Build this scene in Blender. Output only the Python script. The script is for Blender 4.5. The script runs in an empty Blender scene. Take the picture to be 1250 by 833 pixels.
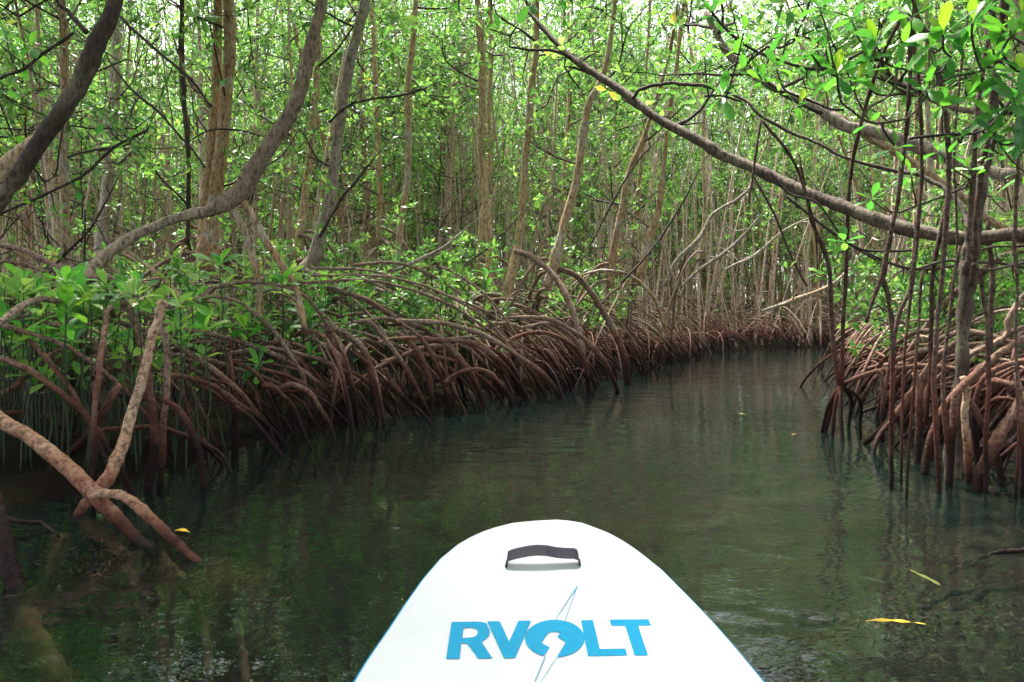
import bpy, math, random
import numpy as np
from mathutils import Vector, Matrix
from mathutils.geometry import tessellate_polygon

S = bpy.context.scene
COL = S.collection
R = math.radians

# ------------------------------------------------------------------ camera
CAM_H, FPX, CX, CY, HOR = 0.9, 830.0, 625.0, 416.5, 385.0
PITCH = math.atan((CY - HOR) / FPX)
cam_d = bpy.data.cameras.new('camera')
cam_d.sensor_width = 36.0
cam_d.lens = 36.0 * FPX / 1250.0
cam_d.clip_start = 0.05
cam_d.clip_end = 2000
cam = bpy.data.objects.new('camera', cam_d)
COL.objects.link(cam)
cam.location = (0, 0, CAM_H)
cam.rotation_euler = (math.pi / 2 - PITCH, 0, 0)
S.camera = cam

# ------------------------------------------------------------------ light
SUN_EL, SUN_AZ = 66.0, -30.0          # azimuth from +Y, clockwise
world = bpy.data.worlds.new('World')
S.world = world
world.use_nodes = True
wn = world.node_tree
bg = wn.nodes['Background']
sky = wn.nodes.new('ShaderNodeTexSky')
sky.sky_type = 'NISHITA'
sky.sun_disc = False
sky.sun_elevation = R(SUN_EL)
sky.sun_rotation = R(SUN_AZ)
sky.dust_density = 4.0
sky.air_density = 1.0
hs = wn.nodes.new('ShaderNodeHueSaturation')
hs.inputs['Saturation'].default_value = 0.30
wn.links.new(sky.outputs[0], hs.inputs['Color'])
wn.links.new(hs.outputs[0], bg.inputs['Color'])
bg.inputs['Strength'].default_value = 0.13
sun_d = bpy.data.lights.new('sun', 'SUN')
sun_d.energy = 3.0
sun_d.angle = R(9)
sun_d.color = (1.0, 0.96, 0.88)
sun = bpy.data.objects.new('sun', sun_d)
COL.objects.link(sun)
sv = Vector((math.sin(R(SUN_AZ)) * math.cos(R(SUN_EL)), math.cos(R(SUN_AZ)) * math.cos(R(SUN_EL)), math.sin(R(SUN_EL))))
sun.rotation_euler = (-sv).to_track_quat('-Z', 'Y').to_euler()
S.view_settings.view_transform = 'Standard'
S.view_settings.look = 'None'
S.view_settings.gamma = 1
S.view_settings.exposure = 2.68
S.cycles.max_bounces = 8
S.cycles.diffuse_bounces = 4
S.cycles.glossy_bounces = 3
S.cycles.transmission_bounces = 4
S.cycles.transparent_max_bounces = 12
S.cycles.use_denoising = True
S.cycles.sample_clamp_indirect = 6

# ------------------------------------------------------------------ pixel -> point helpers
_s, _c = math.sin(PITCH), math.cos(PITCH)
def ray(px, py):
    x = (px - CX) / FPX
    z = -(py - CY) / FPX
    return np.array([x, _c + z * _s, -_s + z * _c])
def P(px, py, D):
    d = ray(px, py)
    return np.array([0, 0, CAM_H]) + d * (D / d[1])
def G(px, py, z=0.0):
    d = ray(px, py)
    return np.array([0, 0, CAM_H]) + d * ((z - CAM_H) / d[2])

# ------------------------------------------------------------------ materials
def mat(name):
    m = bpy.data.materials.new(name)
    m.use_nodes = True
    nt = m.node_tree
    return m, nt, nt.nodes['Principled BSDF'], nt.nodes['Material Output']
def N(nt, t, **kw):
    n = nt.nodes.new(t)
    for k, v in kw.items():
        if k in n.inputs.keys() if isinstance(k, str) else False:
            n.inputs[k].default_value = v
        else:
            setattr(n, k, v)
    return n
def ramp(nt, fac, stops, interp='LINEAR'):
    r = nt.nodes.new('ShaderNodeValToRGB')
    r.color_ramp.interpolation = interp
    e = r.color_ramp.elements
    while len(e) < len(stops):
        e.new(0.5)
    for el, (p, c) in zip(e, stops):
        el.position = p
        el.color = (*c, 1) if len(c) == 3 else c
    if fac is not None:
        nt.links.new(fac, r.inputs[0])
    return r
def noise(nt, scale, detail=4, rough=0.55, vec=None, dist=0.0):
    n = nt.nodes.new('ShaderNodeTexNoise')
    n.inputs['Scale'].default_value = scale
    n.inputs['Detail'].default_value = detail
    n.inputs['Roughness'].default_value = rough
    n.inputs['Distortion'].default_value = dist
    if vec is not None:
        nt.links.new(vec, n.inputs['Vector'])
    return n
def mixc(nt, fac, a, b, mode='MIX'):
    m = nt.nodes.new('ShaderNodeMix')
    m.data_type = 'RGBA'
    m.blend_type = mode
    if isinstance(fac, (int, float)):
        m.inputs[0].default_value = fac
    else:
        nt.links.new(fac, m.inputs[0])
    for i, v in ((6, a), (7, b)):
        if isinstance(v, tuple):
            m.inputs[i].default_value = (*v, 1)
        else:
            nt.links.new(v, m.inputs[i])
    return m.outputs[2]
def math_(nt, op, a, b=None, c=None, clamp=False):
    m = nt.nodes.new('ShaderNodeMath')
    m.operation = op
    m.use_clamp = clamp
    for i, v in enumerate((a, b, c)):
        if v is None:
            continue
        if isinstance(v, (int, float)):
            m.inputs[i].default_value = v
        else:
            nt.links.new(v, m.inputs[i])
    return m.outputs[0]
def bump(nt, h, strength, dist, bsdf):
    b = nt.nodes.new('ShaderNodeBump')
    b.inputs['Strength'].default_value = strength
    b.inputs['Distance'].default_value = dist
    nt.links.new(h, b.inputs['Height'])
    nt.links.new(b.outputs[0], bsdf.inputs['Normal'])
    return b

def bark_material(name, cols, root=False, dark=1.0, redband=(0.10, 0.75), wet_shade_band=(0.16, 0.55), patch=(0.30, 0.29, 0.25), patch_amt=0.75):
    m, nt, b, out = mat(name)
    geo = nt.nodes.new('ShaderNodeNewGeometry')
    pos = geo.outputs['Position']
    oi = nt.nodes.new('ShaderNodeObjectInfo')
    mp = nt.nodes.new('ShaderNodeMapping')
    mp.inputs['Scale'].default_value = (1, 1, 0.35) if not root else (1, 1, 1)
    nt.links.new(pos, mp.inputs[0])
    n1 = noise(nt, 7, 5, 0.6, mp.outputs[0], 0.4)
    n2 = noise(nt, 45, 4, 0.65, mp.outputs[0])
    n3 = noise(nt, 3.0, 4, 0.6, pos, 0.3)
    f = math_(nt, 'MULTIPLY_ADD', oi.outputs['Random'], 0.55, math_(nt, 'MULTIPLY_ADD', n1.outputs[0], 1.2, -0.38), clamp=True)
    base = ramp(nt, f, [(i / (len(cols) - 1), c) for i, c in enumerate(cols)]).outputs[0]
    pm = ramp(nt, n3.outputs[0], [(0.52, (0, 0, 0)), (0.62, (1, 1, 1))]).outputs[0]
    base = mixc(nt, math_(nt, 'MULTIPLY', pm, patch_amt), base, patch)
    sp = ramp(nt, n2.outputs[0], [(0.36, (0.30, 0.27, 0.25)), (0.50, (0.95, 0.95, 0.95)), (0.64, (1.30, 1.27, 1.22))]).outputs[0]
    base = mixc(nt, 1.0, base, sp, 'MULTIPLY')
    # lenticels: small dark pores
    vo = nt.nodes.new('ShaderNodeTexVoronoi')
    vo.inputs['Scale'].default_value = 60 if root else 34
    nt.links.new(mp.outputs[0], vo.inputs['Vector'])
    lm = ramp(nt, vo.outputs['Distance'], [(0.10, (1, 1, 1)), (0.22, (0, 0, 0))]).outputs[0]
    base = mixc(nt, math_(nt, 'MULTIPLY', lm, 0.55), base, (0.06, 0.035, 0.025))
    if root:
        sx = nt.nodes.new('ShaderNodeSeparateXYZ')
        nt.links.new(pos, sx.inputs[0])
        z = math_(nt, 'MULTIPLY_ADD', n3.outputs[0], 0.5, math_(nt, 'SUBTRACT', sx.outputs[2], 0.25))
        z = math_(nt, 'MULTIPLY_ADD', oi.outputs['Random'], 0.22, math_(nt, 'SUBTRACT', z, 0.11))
        red = ramp(nt, z, [(redband[0], (1, 1, 1)), (redband[1], (0, 0, 0))]).outputs[0]
        base = mixc(nt, math_(nt, 'MULTIPLY', red, 0.95), base, mixc(nt, n2.outputs[0], (0.075, 0.018, 0.012), (0.29, 0.066, 0.034)))
        wet = ramp(nt, z, [(wet_shade_band[0], (1, 1, 1)), (wet_shade_band[1], (0, 0, 0))]).outputs[0]  # near-black root bases: wet tide stain plus shade painted into the colour
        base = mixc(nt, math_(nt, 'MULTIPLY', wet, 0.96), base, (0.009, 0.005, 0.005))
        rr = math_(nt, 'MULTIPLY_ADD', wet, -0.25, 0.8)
        b.inputs['Specular IOR Level'].default_value = 0.15
        nt.links.new(rr, b.inputs['Roughness'])
    else:
        b.inputs['Roughness'].default_value = 0.85
    nt.links.new(base, b.inputs['Base Color'])
    h = math_(nt, 'ADD', math_(nt, 'MULTIPLY', n2.outputs[0], 0.6), math_(nt, 'MULTIPLY', n1.outputs[0], 0.9))
    h = math_(nt, 'SUBTRACT', h, math_(nt, 'MULTIPLY', lm, 0.25))
    bump(nt, h, 1.0, 0.02, b)
    return m

M_trunk = bark_material('mangrove_bark', [(0.22, 0.135, 0.08), (0.38, 0.24, 0.13), (0.44, 0.32, 0.21), (0.42, 0.34, 0.27)], patch=(0.42, 0.39, 0.33))
M_ochre = bark_material('ochre_bark', [(0.31, 0.21, 0.115), (0.46, 0.33, 0.185), (0.48, 0.38, 0.25)], patch=(0.38, 0.33, 0.24), patch_amt=0.5)
M_grey = bark_material('grey_bark', [(0.24, 0.19, 0.15), (0.34, 0.28, 0.23), (0.42, 0.37, 0.32)], patch=(0.40, 0.38, 0.35), patch_amt=0.6)
M_darkbark = bark_material('dark_bark', [(0.022, 0.015, 0.011), (0.05, 0.033, 0.023), (0.10, 0.075, 0.055)], patch=(0.19, 0.17, 0.11), patch_amt=0.5)
M_midbark = bark_material('brown_bark', [(0.095, 0.066, 0.045), (0.20, 0.145, 0.10), (0.31, 0.245, 0.18)], patch=(0.34, 0.29, 0.22), patch_amt=0.5)
M_farbark = bark_material('pale_far_bark', [(0.36, 0.26, 0.19), (0.52, 0.40, 0.31), (0.58, 0.49, 0.41)], patch=(0.56, 0.52, 0.46), patch_amt=0.5)
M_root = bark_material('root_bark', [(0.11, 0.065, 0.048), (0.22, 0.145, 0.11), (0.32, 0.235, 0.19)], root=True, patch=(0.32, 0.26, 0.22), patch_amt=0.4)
M_pale_root = bark_material('pale_root_bark', [(0.26, 0.15, 0.095), (0.42, 0.27, 0.18), (0.50, 0.36, 0.26)], root=True, patch=(0.48, 0.37, 0.28), patch_amt=0.5, redband=(0.05, 0.42), wet_shade_band=(0.03, 0.20))
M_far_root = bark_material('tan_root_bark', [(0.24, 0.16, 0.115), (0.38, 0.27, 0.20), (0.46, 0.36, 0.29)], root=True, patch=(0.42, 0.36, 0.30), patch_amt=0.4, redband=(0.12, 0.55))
M_limb = bark_material('dark_limb_bark', [(0.05, 0.035, 0.026), (0.105, 0.074, 0.053), (0.19, 0.145, 0.105)], patch=(0.25, 0.215, 0.16), patch_amt=0.45)
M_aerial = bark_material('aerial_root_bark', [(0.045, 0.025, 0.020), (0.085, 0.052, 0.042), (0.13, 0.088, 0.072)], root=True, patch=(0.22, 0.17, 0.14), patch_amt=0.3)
M_twig = bark_material('twig_bark', [(0.022, 0.015, 0.012), (0.048, 0.033, 0.025), (0.09, 0.065, 0.05)], patch=(0.10, 0.085, 0.06), patch_amt=0.3)

def leaf_material(name, stops, trans, uv=False, gloss=0.4, tmix=0.42):
    m, nt, b, out = mat(name)
    geo = nt.nodes.new('ShaderNodeNewGeometry')
    oi = nt.nodes.new('ShaderNodeObjectInfo')
    n = noise(nt, 0.7, 2, 0.5, geo.outputs['Position'])
    src = geo.outputs['Random Per Island'] if not uv else oi.outputs['Random']
    f = math_(nt, 'ADD', math_(nt, 'MULTIPLY', src, 0.8), math_(nt, 'MULTIPLY_ADD', n.outputs[0], 0.8, -0.3), clamp=True)
    base = ramp(nt, f, stops).outputs[0]
    tr = mixc(nt, 1.0, base, trans, 'MULTIPLY')
    if uv:
        u = nt.nodes.new('ShaderNodeUVMap')
        sx = nt.nodes.new('ShaderNodeSeparateXYZ')
        nt.links.new(u.outputs[0], sx.inputs[0])
        a = math_(nt, 'ABSOLUTE', math_(nt, 'SUBTRACT', sx.outputs[1], 0.5))
        rib = ramp(nt, a, [(0.018, (1, 1, 1)), (0.04, (0, 0, 0))]).outputs[0]
        vn = math_(nt, 'SINE', math_(nt, 'MULTIPLY', math_(nt, 'SUBTRACT', sx.outputs[0], math_(nt, 'MULTIPLY', a, 0.5)), 75.0))
        vm = math_(nt, 'MULTIPLY', math_(nt, 'GREATER_THAN', vn, 0.7), 0.22)
        rib = math_(nt, 'MULTIPLY_ADD', rib, 0.6, vm, clamp=True)
        base = mixc(nt, rib, base, (0.20, 0.34, 0.09))
        n4 = noise(nt, 60, 3, 0.6, geo.outputs['Position'])
        base = mixc(nt, math_(nt, 'MULTIPLY', math_(nt, 'GREATER_THAN', n4.outputs[0], 0.68), 0.6), base, (0.10, 0.07, 0.02))
        bump(nt, rib, 0.3, 0.002, b)
    nt.links.new(base, b.inputs['Base Color'])
    b.inputs['Roughness'].default_value = gloss
    b.inputs['Specular IOR Level'].default_value = 0.45
    t = nt.nodes.new('ShaderNodeBsdfTranslucent')
    nt.links.new(tr, t.inputs[0])
    mx = nt.nodes.new('ShaderNodeMixShader')
    mx.inputs[0].default_value = tmix
    nt.links.new(b.outputs[0], mx.inputs[1])
    nt.links.new(t.outputs[0], mx.inputs[2])
    nt.links.new(mx.outputs[0], out.inputs[0])
    return m
GREENS = [(0.0, (0.030, 0.085, 0.026)), (0.35, (0.075, 0.20, 0.045)), (0.7, (0.15, 0.32, 0.07)), (0.95, (0.27, 0.44, 0.10)), (1.0, (0.36, 0.32, 0.06))]
M_leaf = leaf_material('mangrove_leaf', GREENS, (1.8, 1.7, 1.3), gloss=0.3)
M_leaf_near = leaf_material('mangrove_leaf_veined', [(0.0, (0.035, 0.15, 0.04)), (0.4, (0.065, 0.25, 0.04)), (0.8, (0.13, 0.38, 0.045)), (1.0, (0.22, 0.46, 0.05))], (2.0, 1.9, 1.2), uv=True, gloss=0.33)
M_leaf_young = leaf_material('young_yellow_green_leaf', [(0.0, (0.20, 0.42, 0.03)), (1.0, (0.32, 0.52, 0.05))], (1.8, 1.6, 1.0), uv=True, gloss=0.35)
M_leaf_seed = leaf_material('seedling_leaf', [(0.0, (0.03, 0.14, 0.035)), (0.4, (0.06, 0.26, 0.045)), (0.8, (0.16, 0.42, 0.055)), (1.0, (0.28, 0.48, 0.06))], (1.8, 1.8, 1.2), uv=True, gloss=0.33)

def plain(name, col, rough=0.6, var=0.15, scale=20, bmp=0.0, bd=0.005, metallic=0):
    m, nt, b, out = mat(name)
    geo = nt.nodes.new('ShaderNodeNewGeometry')
    n = noise(nt, scale, 4, 0.6, geo.outputs['Position'])
    lo = tuple(c * (1 - var) for c in col)
    hi = tuple(min(1, c * (1 + var)) for c in col)
    nt.links.new(ramp(nt, n.outputs[0], [(0.3, lo), (0.7, hi)]).outputs[0], b.inputs['Base Color'])
    b.inputs['Roughness'].default_value = rough
    if bmp:
        bump(nt, n.outputs[0], bmp, bd, b)
    return m
M_stem = plain('green_stem', (0.022, 0.036, 0.013), 0.5, 0.35, 12)
M_algae = plain('algae_fur', (0.26, 0.155, 0.10), 0.9, 0.55, 14)
M_weed = plain('water_weed', (0.055, 0.042, 0.022), 0.8, 0.6, 9)
M_yellow = plain('fallen_yellow_leaf', (0.80, 0.52, 0.03), 0.4, 0.25, 30)
M_palestraw = plain('sunken_straw_leaf', (0.42, 0.44, 0.14), 0.6, 0.2, 30)
M_redleaf = plain('dying_orange_leaf', (0.55, 0.17, 0.05), 0.5, 0.4, 30)

# board materials
def board_mat():
    m, nt, b, out = mat('board_deck_white')
    geo = nt.nodes.new('ShaderNodeNewGeometry')
    vo = nt.nodes.new('ShaderNodeTexVoronoi')
    vo.inputs['Scale'].default_value = 420
    nt.links.new(geo.outputs['Position'], vo.inputs['Vector'])
    n = noise(nt, 4, 5, 0.65, geo.outputs['Position'])
    n2 = noise(nt, 35, 4, 0.7, geo.outputs['Position'])
    base = mixc(nt, ramp(nt, n.outputs[0], [(0.42, (0, 0, 0)), (0.75, (1, 1, 1))]).outputs[0], (0.585, 0.595, 0.635), (0.53, 0.54, 0.585))
    spots = ramp(nt, n2.outputs[0], [(0.72, (0, 0, 0)), (0.78, (1, 1, 1))]).outputs[0]
    base = mixc(nt, math_(nt, 'MULTIPLY', spots, 0.35), base, (0.55, 0.47, 0.36))
    nt.links.new(base, b.inputs['Base Color'])
    b.inputs['Roughness'].default_value = 0.42
    bump(nt, math_(nt, 'ADD', vo.outputs['Distance'], math_(nt, 'MULTIPLY', n.outputs[0], 2.0)), 0.12, 0.002, b)
    return m
M_board = board_mat()
M_blue = plain('logo_blue_print', (0.0, 0.25, 0.46), 0.4, 0.06, 60)
M_blue.node_tree.nodes['Principled BSDF'].inputs['Specular IOR Level'].default_value = 0.15
M_thinline = plain('logo_line_print', (0.10, 0.30, 0.42), 0.4, 0.05, 60)
M_strap = plain('navy_webbing', (0.009, 0.010, 0.022), 0.75, 0.3, 300, 0.5, 0.001)
M_pad = plain('white_patch', (0.78, 0.79, 0.83), 0.45, 0.02, 10)

# ------------------------------------------------------------------ water, mud
def water_mat():
    m, nt, b, out = mat('channel_water')
    nt.nodes.remove(b)
    geo = nt.nodes.new('ShaderNodeNewGeometry')
    pos = geo.outputs['Position']
    mp = nt.nodes.new('ShaderNodeMapping')
    mp.inputs['Rotation'].default_value = (0, 0, R(25))
    mp.inputs['Scale'].default_value = (1.0, 1.7, 1)
    nt.links.new(pos, mp.inputs[0])
    a = noise(nt, 2.6, 1, 0.35, mp.outputs[0], 0.7)
    c = noise(nt, 9.0, 1, 0.4, mp.outputs[0], 1.2)
    mp2 = nt.nodes.new('ShaderNodeMapping')
    mp2.inputs['Rotation'].default_value = (0, 0, R(-20))
    mp2.inputs['Scale'].default_value = (1.0, 2.4, 1)
    nt.links.new(pos, mp2.inputs[0])
    d = noise(nt, 24, 0, 0.5, mp2.outputs[0], 0.6)
    calm = noise(nt, 0.35, 2, 0.5, pos)
    cm = ramp(nt, calm.outputs[0], [(0.35, (0.35, 0.35, 0.35)), (0.65, (1, 1, 1))]).outputs[0]
    h = math_(nt, 'ADD', math_(nt, 'MULTIPLY', a.outputs[0], 1.0), math_(nt, 'ADD', math_(nt, 'MULTIPLY', c.outputs[0], 0.20), math_(nt, 'MULTIPLY', d.outputs[0], 0.035)))
    h = math_(nt, 'MULTIPLY', h, cm)
    bp = nt.nodes.new('ShaderNodeBump')
    bp.inputs['Strength'].default_value = 1.0
    bp.inputs['Distance'].default_value = 0.011
    nt.links.new(h, bp.inputs['Height'])
    gl = nt.nodes.new('ShaderNodeBsdfGlossy')
    gl.inputs['Roughness'].default_value = 0.005
    gl.inputs['Color'].default_value = (0.94, 0.98, 1.0, 1)
    nt.links.new(bp.outputs[0], gl.inputs['Normal'])
    tr = nt.nodes.new('ShaderNodeBsdfTransparent')
    tr.inputs[0].default_value = (0.90, 0.90, 0.82, 1)
    df = nt.nodes.new('ShaderNodeBsdfDiffuse')
    df.inputs[0].default_value = (0.015, 0.037, 0.030, 1)
    under = nt.nodes.new('ShaderNodeMixShader')
    under.inputs[0].default_value = 0.22
    nt.links.new(tr.outputs[0], under.inputs[1])
    nt.links.new(df.outputs[0], under.inputs[2])
    fr = nt.nodes.new('ShaderNodeFresnel')
    fr.inputs[0].default_value = 1.33
    nt.links.new(bp.outputs[0], fr.inputs['Normal'])
    mx = nt.nodes.new('ShaderNodeMixShader')
    nt.links.new(fr.outputs[0], mx.inputs[0])
    nt.links.new(under.outputs[0], mx.inputs[1])
    nt.links.new(gl.outputs[0], mx.inputs[2])
    nt.links.new(mx.outputs[0], out.inputs[0])
    return m
M_water = water_mat()
def mud_mat():
    m, nt, b, out = mat('wet_mud')
    geo = nt.nodes.new('ShaderNodeNewGeometry')
    n = noise(nt, 2.5, 6, 0.65, geo.outputs['Position'], 0.5)
    n2 = noise(nt, 30, 4, 0.7, geo.outputs['Position'])
    base = ramp(nt, n.outputs[0], [(0.3, (0.006, 0.004, 0.0035)), (0.5, (0.013, 0.008, 0.006)), (0.62, (0.018, 0.016, 0.009)), (0.75, (0.032, 0.019, 0.012))]).outputs[0]
    litter = ramp(nt, n2.outputs[0], [(0.62, (0, 0, 0)), (0.67, (1, 1, 1))]).outputs[0]
    base = mixc(nt, math_(nt, 'MULTIPLY', litter, 0.25), base, (0.09, 0.045, 0.025))
    nt.links.new(base, b.inputs['Base Color'])
    b.inputs['Roughness'].default_value = 0.8
    b.inputs['Specular IOR Level'].default_value = 0.05
    bump(nt, math_(nt, 'ADD', n.outputs[0], math_(nt, 'MULTIPLY', n2.outputs[0], 0.4)), 0.8, 0.05, b)
    return m
M_mud = mud_mat()

# ------------------------------------------------------------------ mesh building
class MB:
    def __init__(s):
        s.V, s.F, s.n, s.uv = [], [], 0, []
    def add(s, V, faces, uv=None):
        V = np.asarray(V, float).reshape(-1, 3)
        for f in faces:
            if len(f):
                s.F.append(np.asarray(f, np.int64) + s.n)
        s.V.append(V)
        s.uv.append(uv if uv is not None else np.zeros((len(V), 2)))
        s.n += len(V)
    def mesh(s, name, m, smooth=True, origin=(0, 0, 0), uv=False):
        V = np.concatenate(s.V) - np.asarray(origin, float) if s.V else np.zeros((0, 3))
        loops = np.concatenate([f.reshape(-1) for f in s.F])
        tot = np.concatenate([np.full(len(f), f.shape[1]) for f in s.F])
        st = np.concatenate([[0], np.cumsum(tot)[:-1]])
        me = bpy.data.meshes.new(name)
        me.vertices.add(len(V))
        me.vertices.foreach_set('co', V.reshape(-1).astype(np.float32))
        me.loops.add(len(loops))
        me.loops.foreach_set('vertex_index', loops.astype(np.int32))
        me.polygons.add(len(tot))
        me.polygons.foreach_set('loop_start', st.astype(np.int32))
        me.polygons.foreach_set('use_smooth', np.full(len(tot), smooth))
        if uv:
            U = np.concatenate(s.uv)
            ul = me.uv_layers.new(name='UVMap')
            ul.data.foreach_set('uv', U[loops].reshape(-1).astype(np.float32))
        me.materials.append(m)
        me.update(calc_edges=True)
        return me
    def build(s, name, m, parent=None, smooth=True, origin=(0, 0, 0), uv=False):
        return link(name, s.mesh(name, m, smooth, origin, uv), parent)
def link(name, data, parent=None, loc=None):
    o = bpy.data.objects.new(name, data)
    COL.objects.link(o)
    if parent is not None:
        o.parent = parent
    if loc is not None:
        o.location = loc
    return o
def tag(o, label=None, cat=None, group=None, kind=None):
    if label: o['label'] = label
    if cat: o['category'] = cat
    if group: o['group'] = group
    if kind: o['kind'] = kind
    return o
def thing(name, loc, label, cat, group=None, rz=0.0):
    o = bpy.data.objects.new(name, None)
    o.empty_display_size = 0.2
    COL.objects.link(o)
    o.location = tuple(float(v) for v in loc)
    o.rotation_euler = (0, 0, rz)
    return tag(o, label, cat, group)
def dup_tree(root, loc, rz, sc, label, group=None):
    r = root.copy(); COL.objects.link(r)
    r.location = loc; r.rotation_euler = (0, 0, rz); r.scale = (sc, sc, sc)
    r['label'] = label
    if group: r['group'] = group
    for ch in KIDS[root.name]:
        c = ch.copy(); COL.objects.link(c); c.parent = r
        for g in KIDS.get(ch.name, ()):
            d = g.copy(); COL.objects.link(d); d.parent = c
    return r
KIDS = {}

def resample(pts, radii, seg):
    """Catmull-Rom through the points, about seg spans per control span."""
    pts = np.asarray(pts, float); radii = np.asarray(radii, float)
    n = len(pts)
    if n == 2 or seg <= 1:
        if n == 2 and seg > 1:
            t = np.linspace(0, 1, seg + 1)[:, None]
            return pts[0] * (1 - t) + pts[1] * t, np.interp(t[:, 0], [0, 1], radii)
        return pts, radii
    e = np.vstack([2 * pts[0] - pts[1], pts, 2 * pts[-1] - pts[-2]])
    out = []
    t = np.linspace(0, 1, seg, endpoint=False)[:, None]
    for i in range(n - 1):
        a, b, c, d = e[i], e[i + 1], e[i + 2], e[i + 3]
        out.append(0.5 * ((2 * b) + (-a + c) * t + (2 * a - 5 * b + 4 * c - d) * t ** 2 + (-a + 3 * b - 3 * c + d) * t ** 3))
    out.append(pts[-1][None])
    q = np.vstack(out)
    rr = np.interp(np.linspace(0, n - 1, len(q)), np.arange(n), radii)
    return q, rr

def tube(mb, pts, radii, sides=8, seg=4, rough=0.0, wob=0.0, rng=None, knots=0, cap=True):
    if np.isscalar(radii):
        radii = [radii] * len(pts)
    q, r = resample(pts, radii, seg)
    m = len(q)
    rng = rng or np.random.default_rng(len(q) * 7 + 1)
    if wob:
        w = rng.normal(0, 1, (m, 3)) * wob
        w = (w + np.roll(w, 1, 0) + np.roll(w, -1, 0)) / 2
        w[0] = w[-1] = 0
        q = q + w
    tan = np.gradient(q, axis=0)
    tan /= np.linalg.norm(tan, axis=1)[:, None] + 1e-9
    ref = np.array([0.31, 0.87, 0.38]) if abs(tan[0] @ np.array([0.31, 0.87, 0.38])) < 0.9 else np.array([1.0, 0, 0])
    nrm = np.zeros_like(q)
    v = ref - tan[0] * (ref @ tan[0]); v /= np.linalg.norm(v)
    nrm[0] = v
    for i in range(1, m):
        v = nrm[i - 1] - tan[i] * (nrm[i - 1] @ tan[i])
        nrm[i] = v / (np.linalg.norm(v) + 1e-9)
    bi = np.cross(tan, nrm)
    rr = r.copy()
    if rough:
        rr = rr * (1 + rng.normal(0, rough, m))
    for k in range(knots):
        i = rng.integers(1, m - 1); rr[i] *= rng.uniform(1.08, 1.25)
    an = np.linspace(0, 2 * math.pi, sides, endpoint=False)
    R_ = rr[:, None] * np.ones(sides)[None]
    if rough:
        R_ = R_ * (1 + rng.normal(0, rough * 0.9, R_.shape))
    V = q[:, None, :] + R_[:, :, None] * (np.cos(an)[None, :, None] * nrm[:, None, :] + np.sin(an)[None, :, None] * bi[:, None, :])
    V = V.reshape(-1, 3)
    i = np.arange(m - 1)[:, None] * sides
    j = np.arange(sides)[None]
    j2 = (j + 1) % sides
    Q = np.stack([i + j, i + j2, i + sides + j2, i + sides + j], -1).reshape(-1, 4)
    if cap:
        V = np.vstack([V, q[0] - tan[0] * r[0] * 0.15, q[-1] + tan[-1] * r[-1] * 0.15])
        c0, c1 = m * sides, m * sides + 1
        jj = np.arange(sides); k2 = (jj + 1) % sides
        T = np.vstack([np.stack([np.full(sides, c0), k2, jj], -1), np.stack([np.full(sides, c1), (m - 1) * sides + jj, (m - 1) * sides + k2], -1)])
        mb.add(V, [Q, T])
    else:
        mb.add(V, [Q])
    return q, rr

LT_LOW = (np.array([(0, 0, 0), (.52, -.5, .05), (.58, 0, 0), (.52, .5, .05), (1, 0, -.08)], float),
          np.array([(0, 2, 1), (0, 3, 2), (1, 2, 4), (2, 3, 4)]))
LT_MID = (np.array([(0, 0, 0), (.30, -.36, .05), (.32, 0, 0), (.30, .36, .05), (.68, -.5, .06), (.70, 0, .0), (.68, .5, .06), (1, 0, -.08)], float),
          np.array([(0, 2, 1), (0, 3, 2), (1, 2, 4), (2, 5, 4), (2, 3, 5), (3, 6, 5), (4, 5, 7), (5, 6, 7)]))
def unit(a):
    return a / (np.linalg.norm(a, axis=-1, keepdims=True) + 1e-9)
def leaves(mb, b, d, up, L, W, tpl=LT_LOW):
    T, F = tpl
    d = unit(d)
    side = unit(np.cross(d, up)); nn = np.cross(side, d)
    K = len(b)
    V = b[:, None] + L[:, None, None] * (d[:, None] * T[None, :, 0:1] + nn[:, None] * T[None, :, 2:3]) + (W[:, None, None] * side[:, None] * T[None, :, 1:2])
    FF = (np.arange(K)[:, None, None] * len(T) + F[None]).reshape(-1, 3)
    mb.add(V.reshape(-1, 3), [FF])
def rosettes(mb, centres, axes, rng, n=7, L=0.1, tpl=LT_LOW):
    K = len(centres)
    if K == 0: return
    ax = unit(axes)
    ref = unit(rng.normal(0, 1, (K, 3)))
    e1 = unit(np.cross(ax, ref)); e2 = np.cross(ax, e1)
    k = np.arange(n)[None]
    az = k * 2.4 + rng.uniform(0, 6.3, (K, 1)) + rng.normal(0, .25, (K, n))
    el = np.radians(rng.normal(0, 12, (K, n)) + np.linspace(68, -12, n)[None])
    d = (np.cos(el)[..., None] * (np.cos(az)[..., None] * e1[:, None] + np.sin(az)[..., None] * e2[:, None]) + np.sin(el)[..., None] * ax[:, None])
    b = centres[:, None] + d * 0.012 - ax[:, None] * (np.linspace(0, 0.02, n)[None, :, None])
    ln = L * rng.uniform(0.7, 1.2, (K, n)) * np.linspace(.8, 1.05, n)[None]
    up = np.broadcast_to(ax[:, None], d.shape) + rng.normal(0, .25, d.shape)
    leaves(mb, b.reshape(-1, 3), d.reshape(-1, 3), up.reshape(-1, 3), ln.reshape(-1), ln.reshape(-1) * 0.44, tpl)

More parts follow.
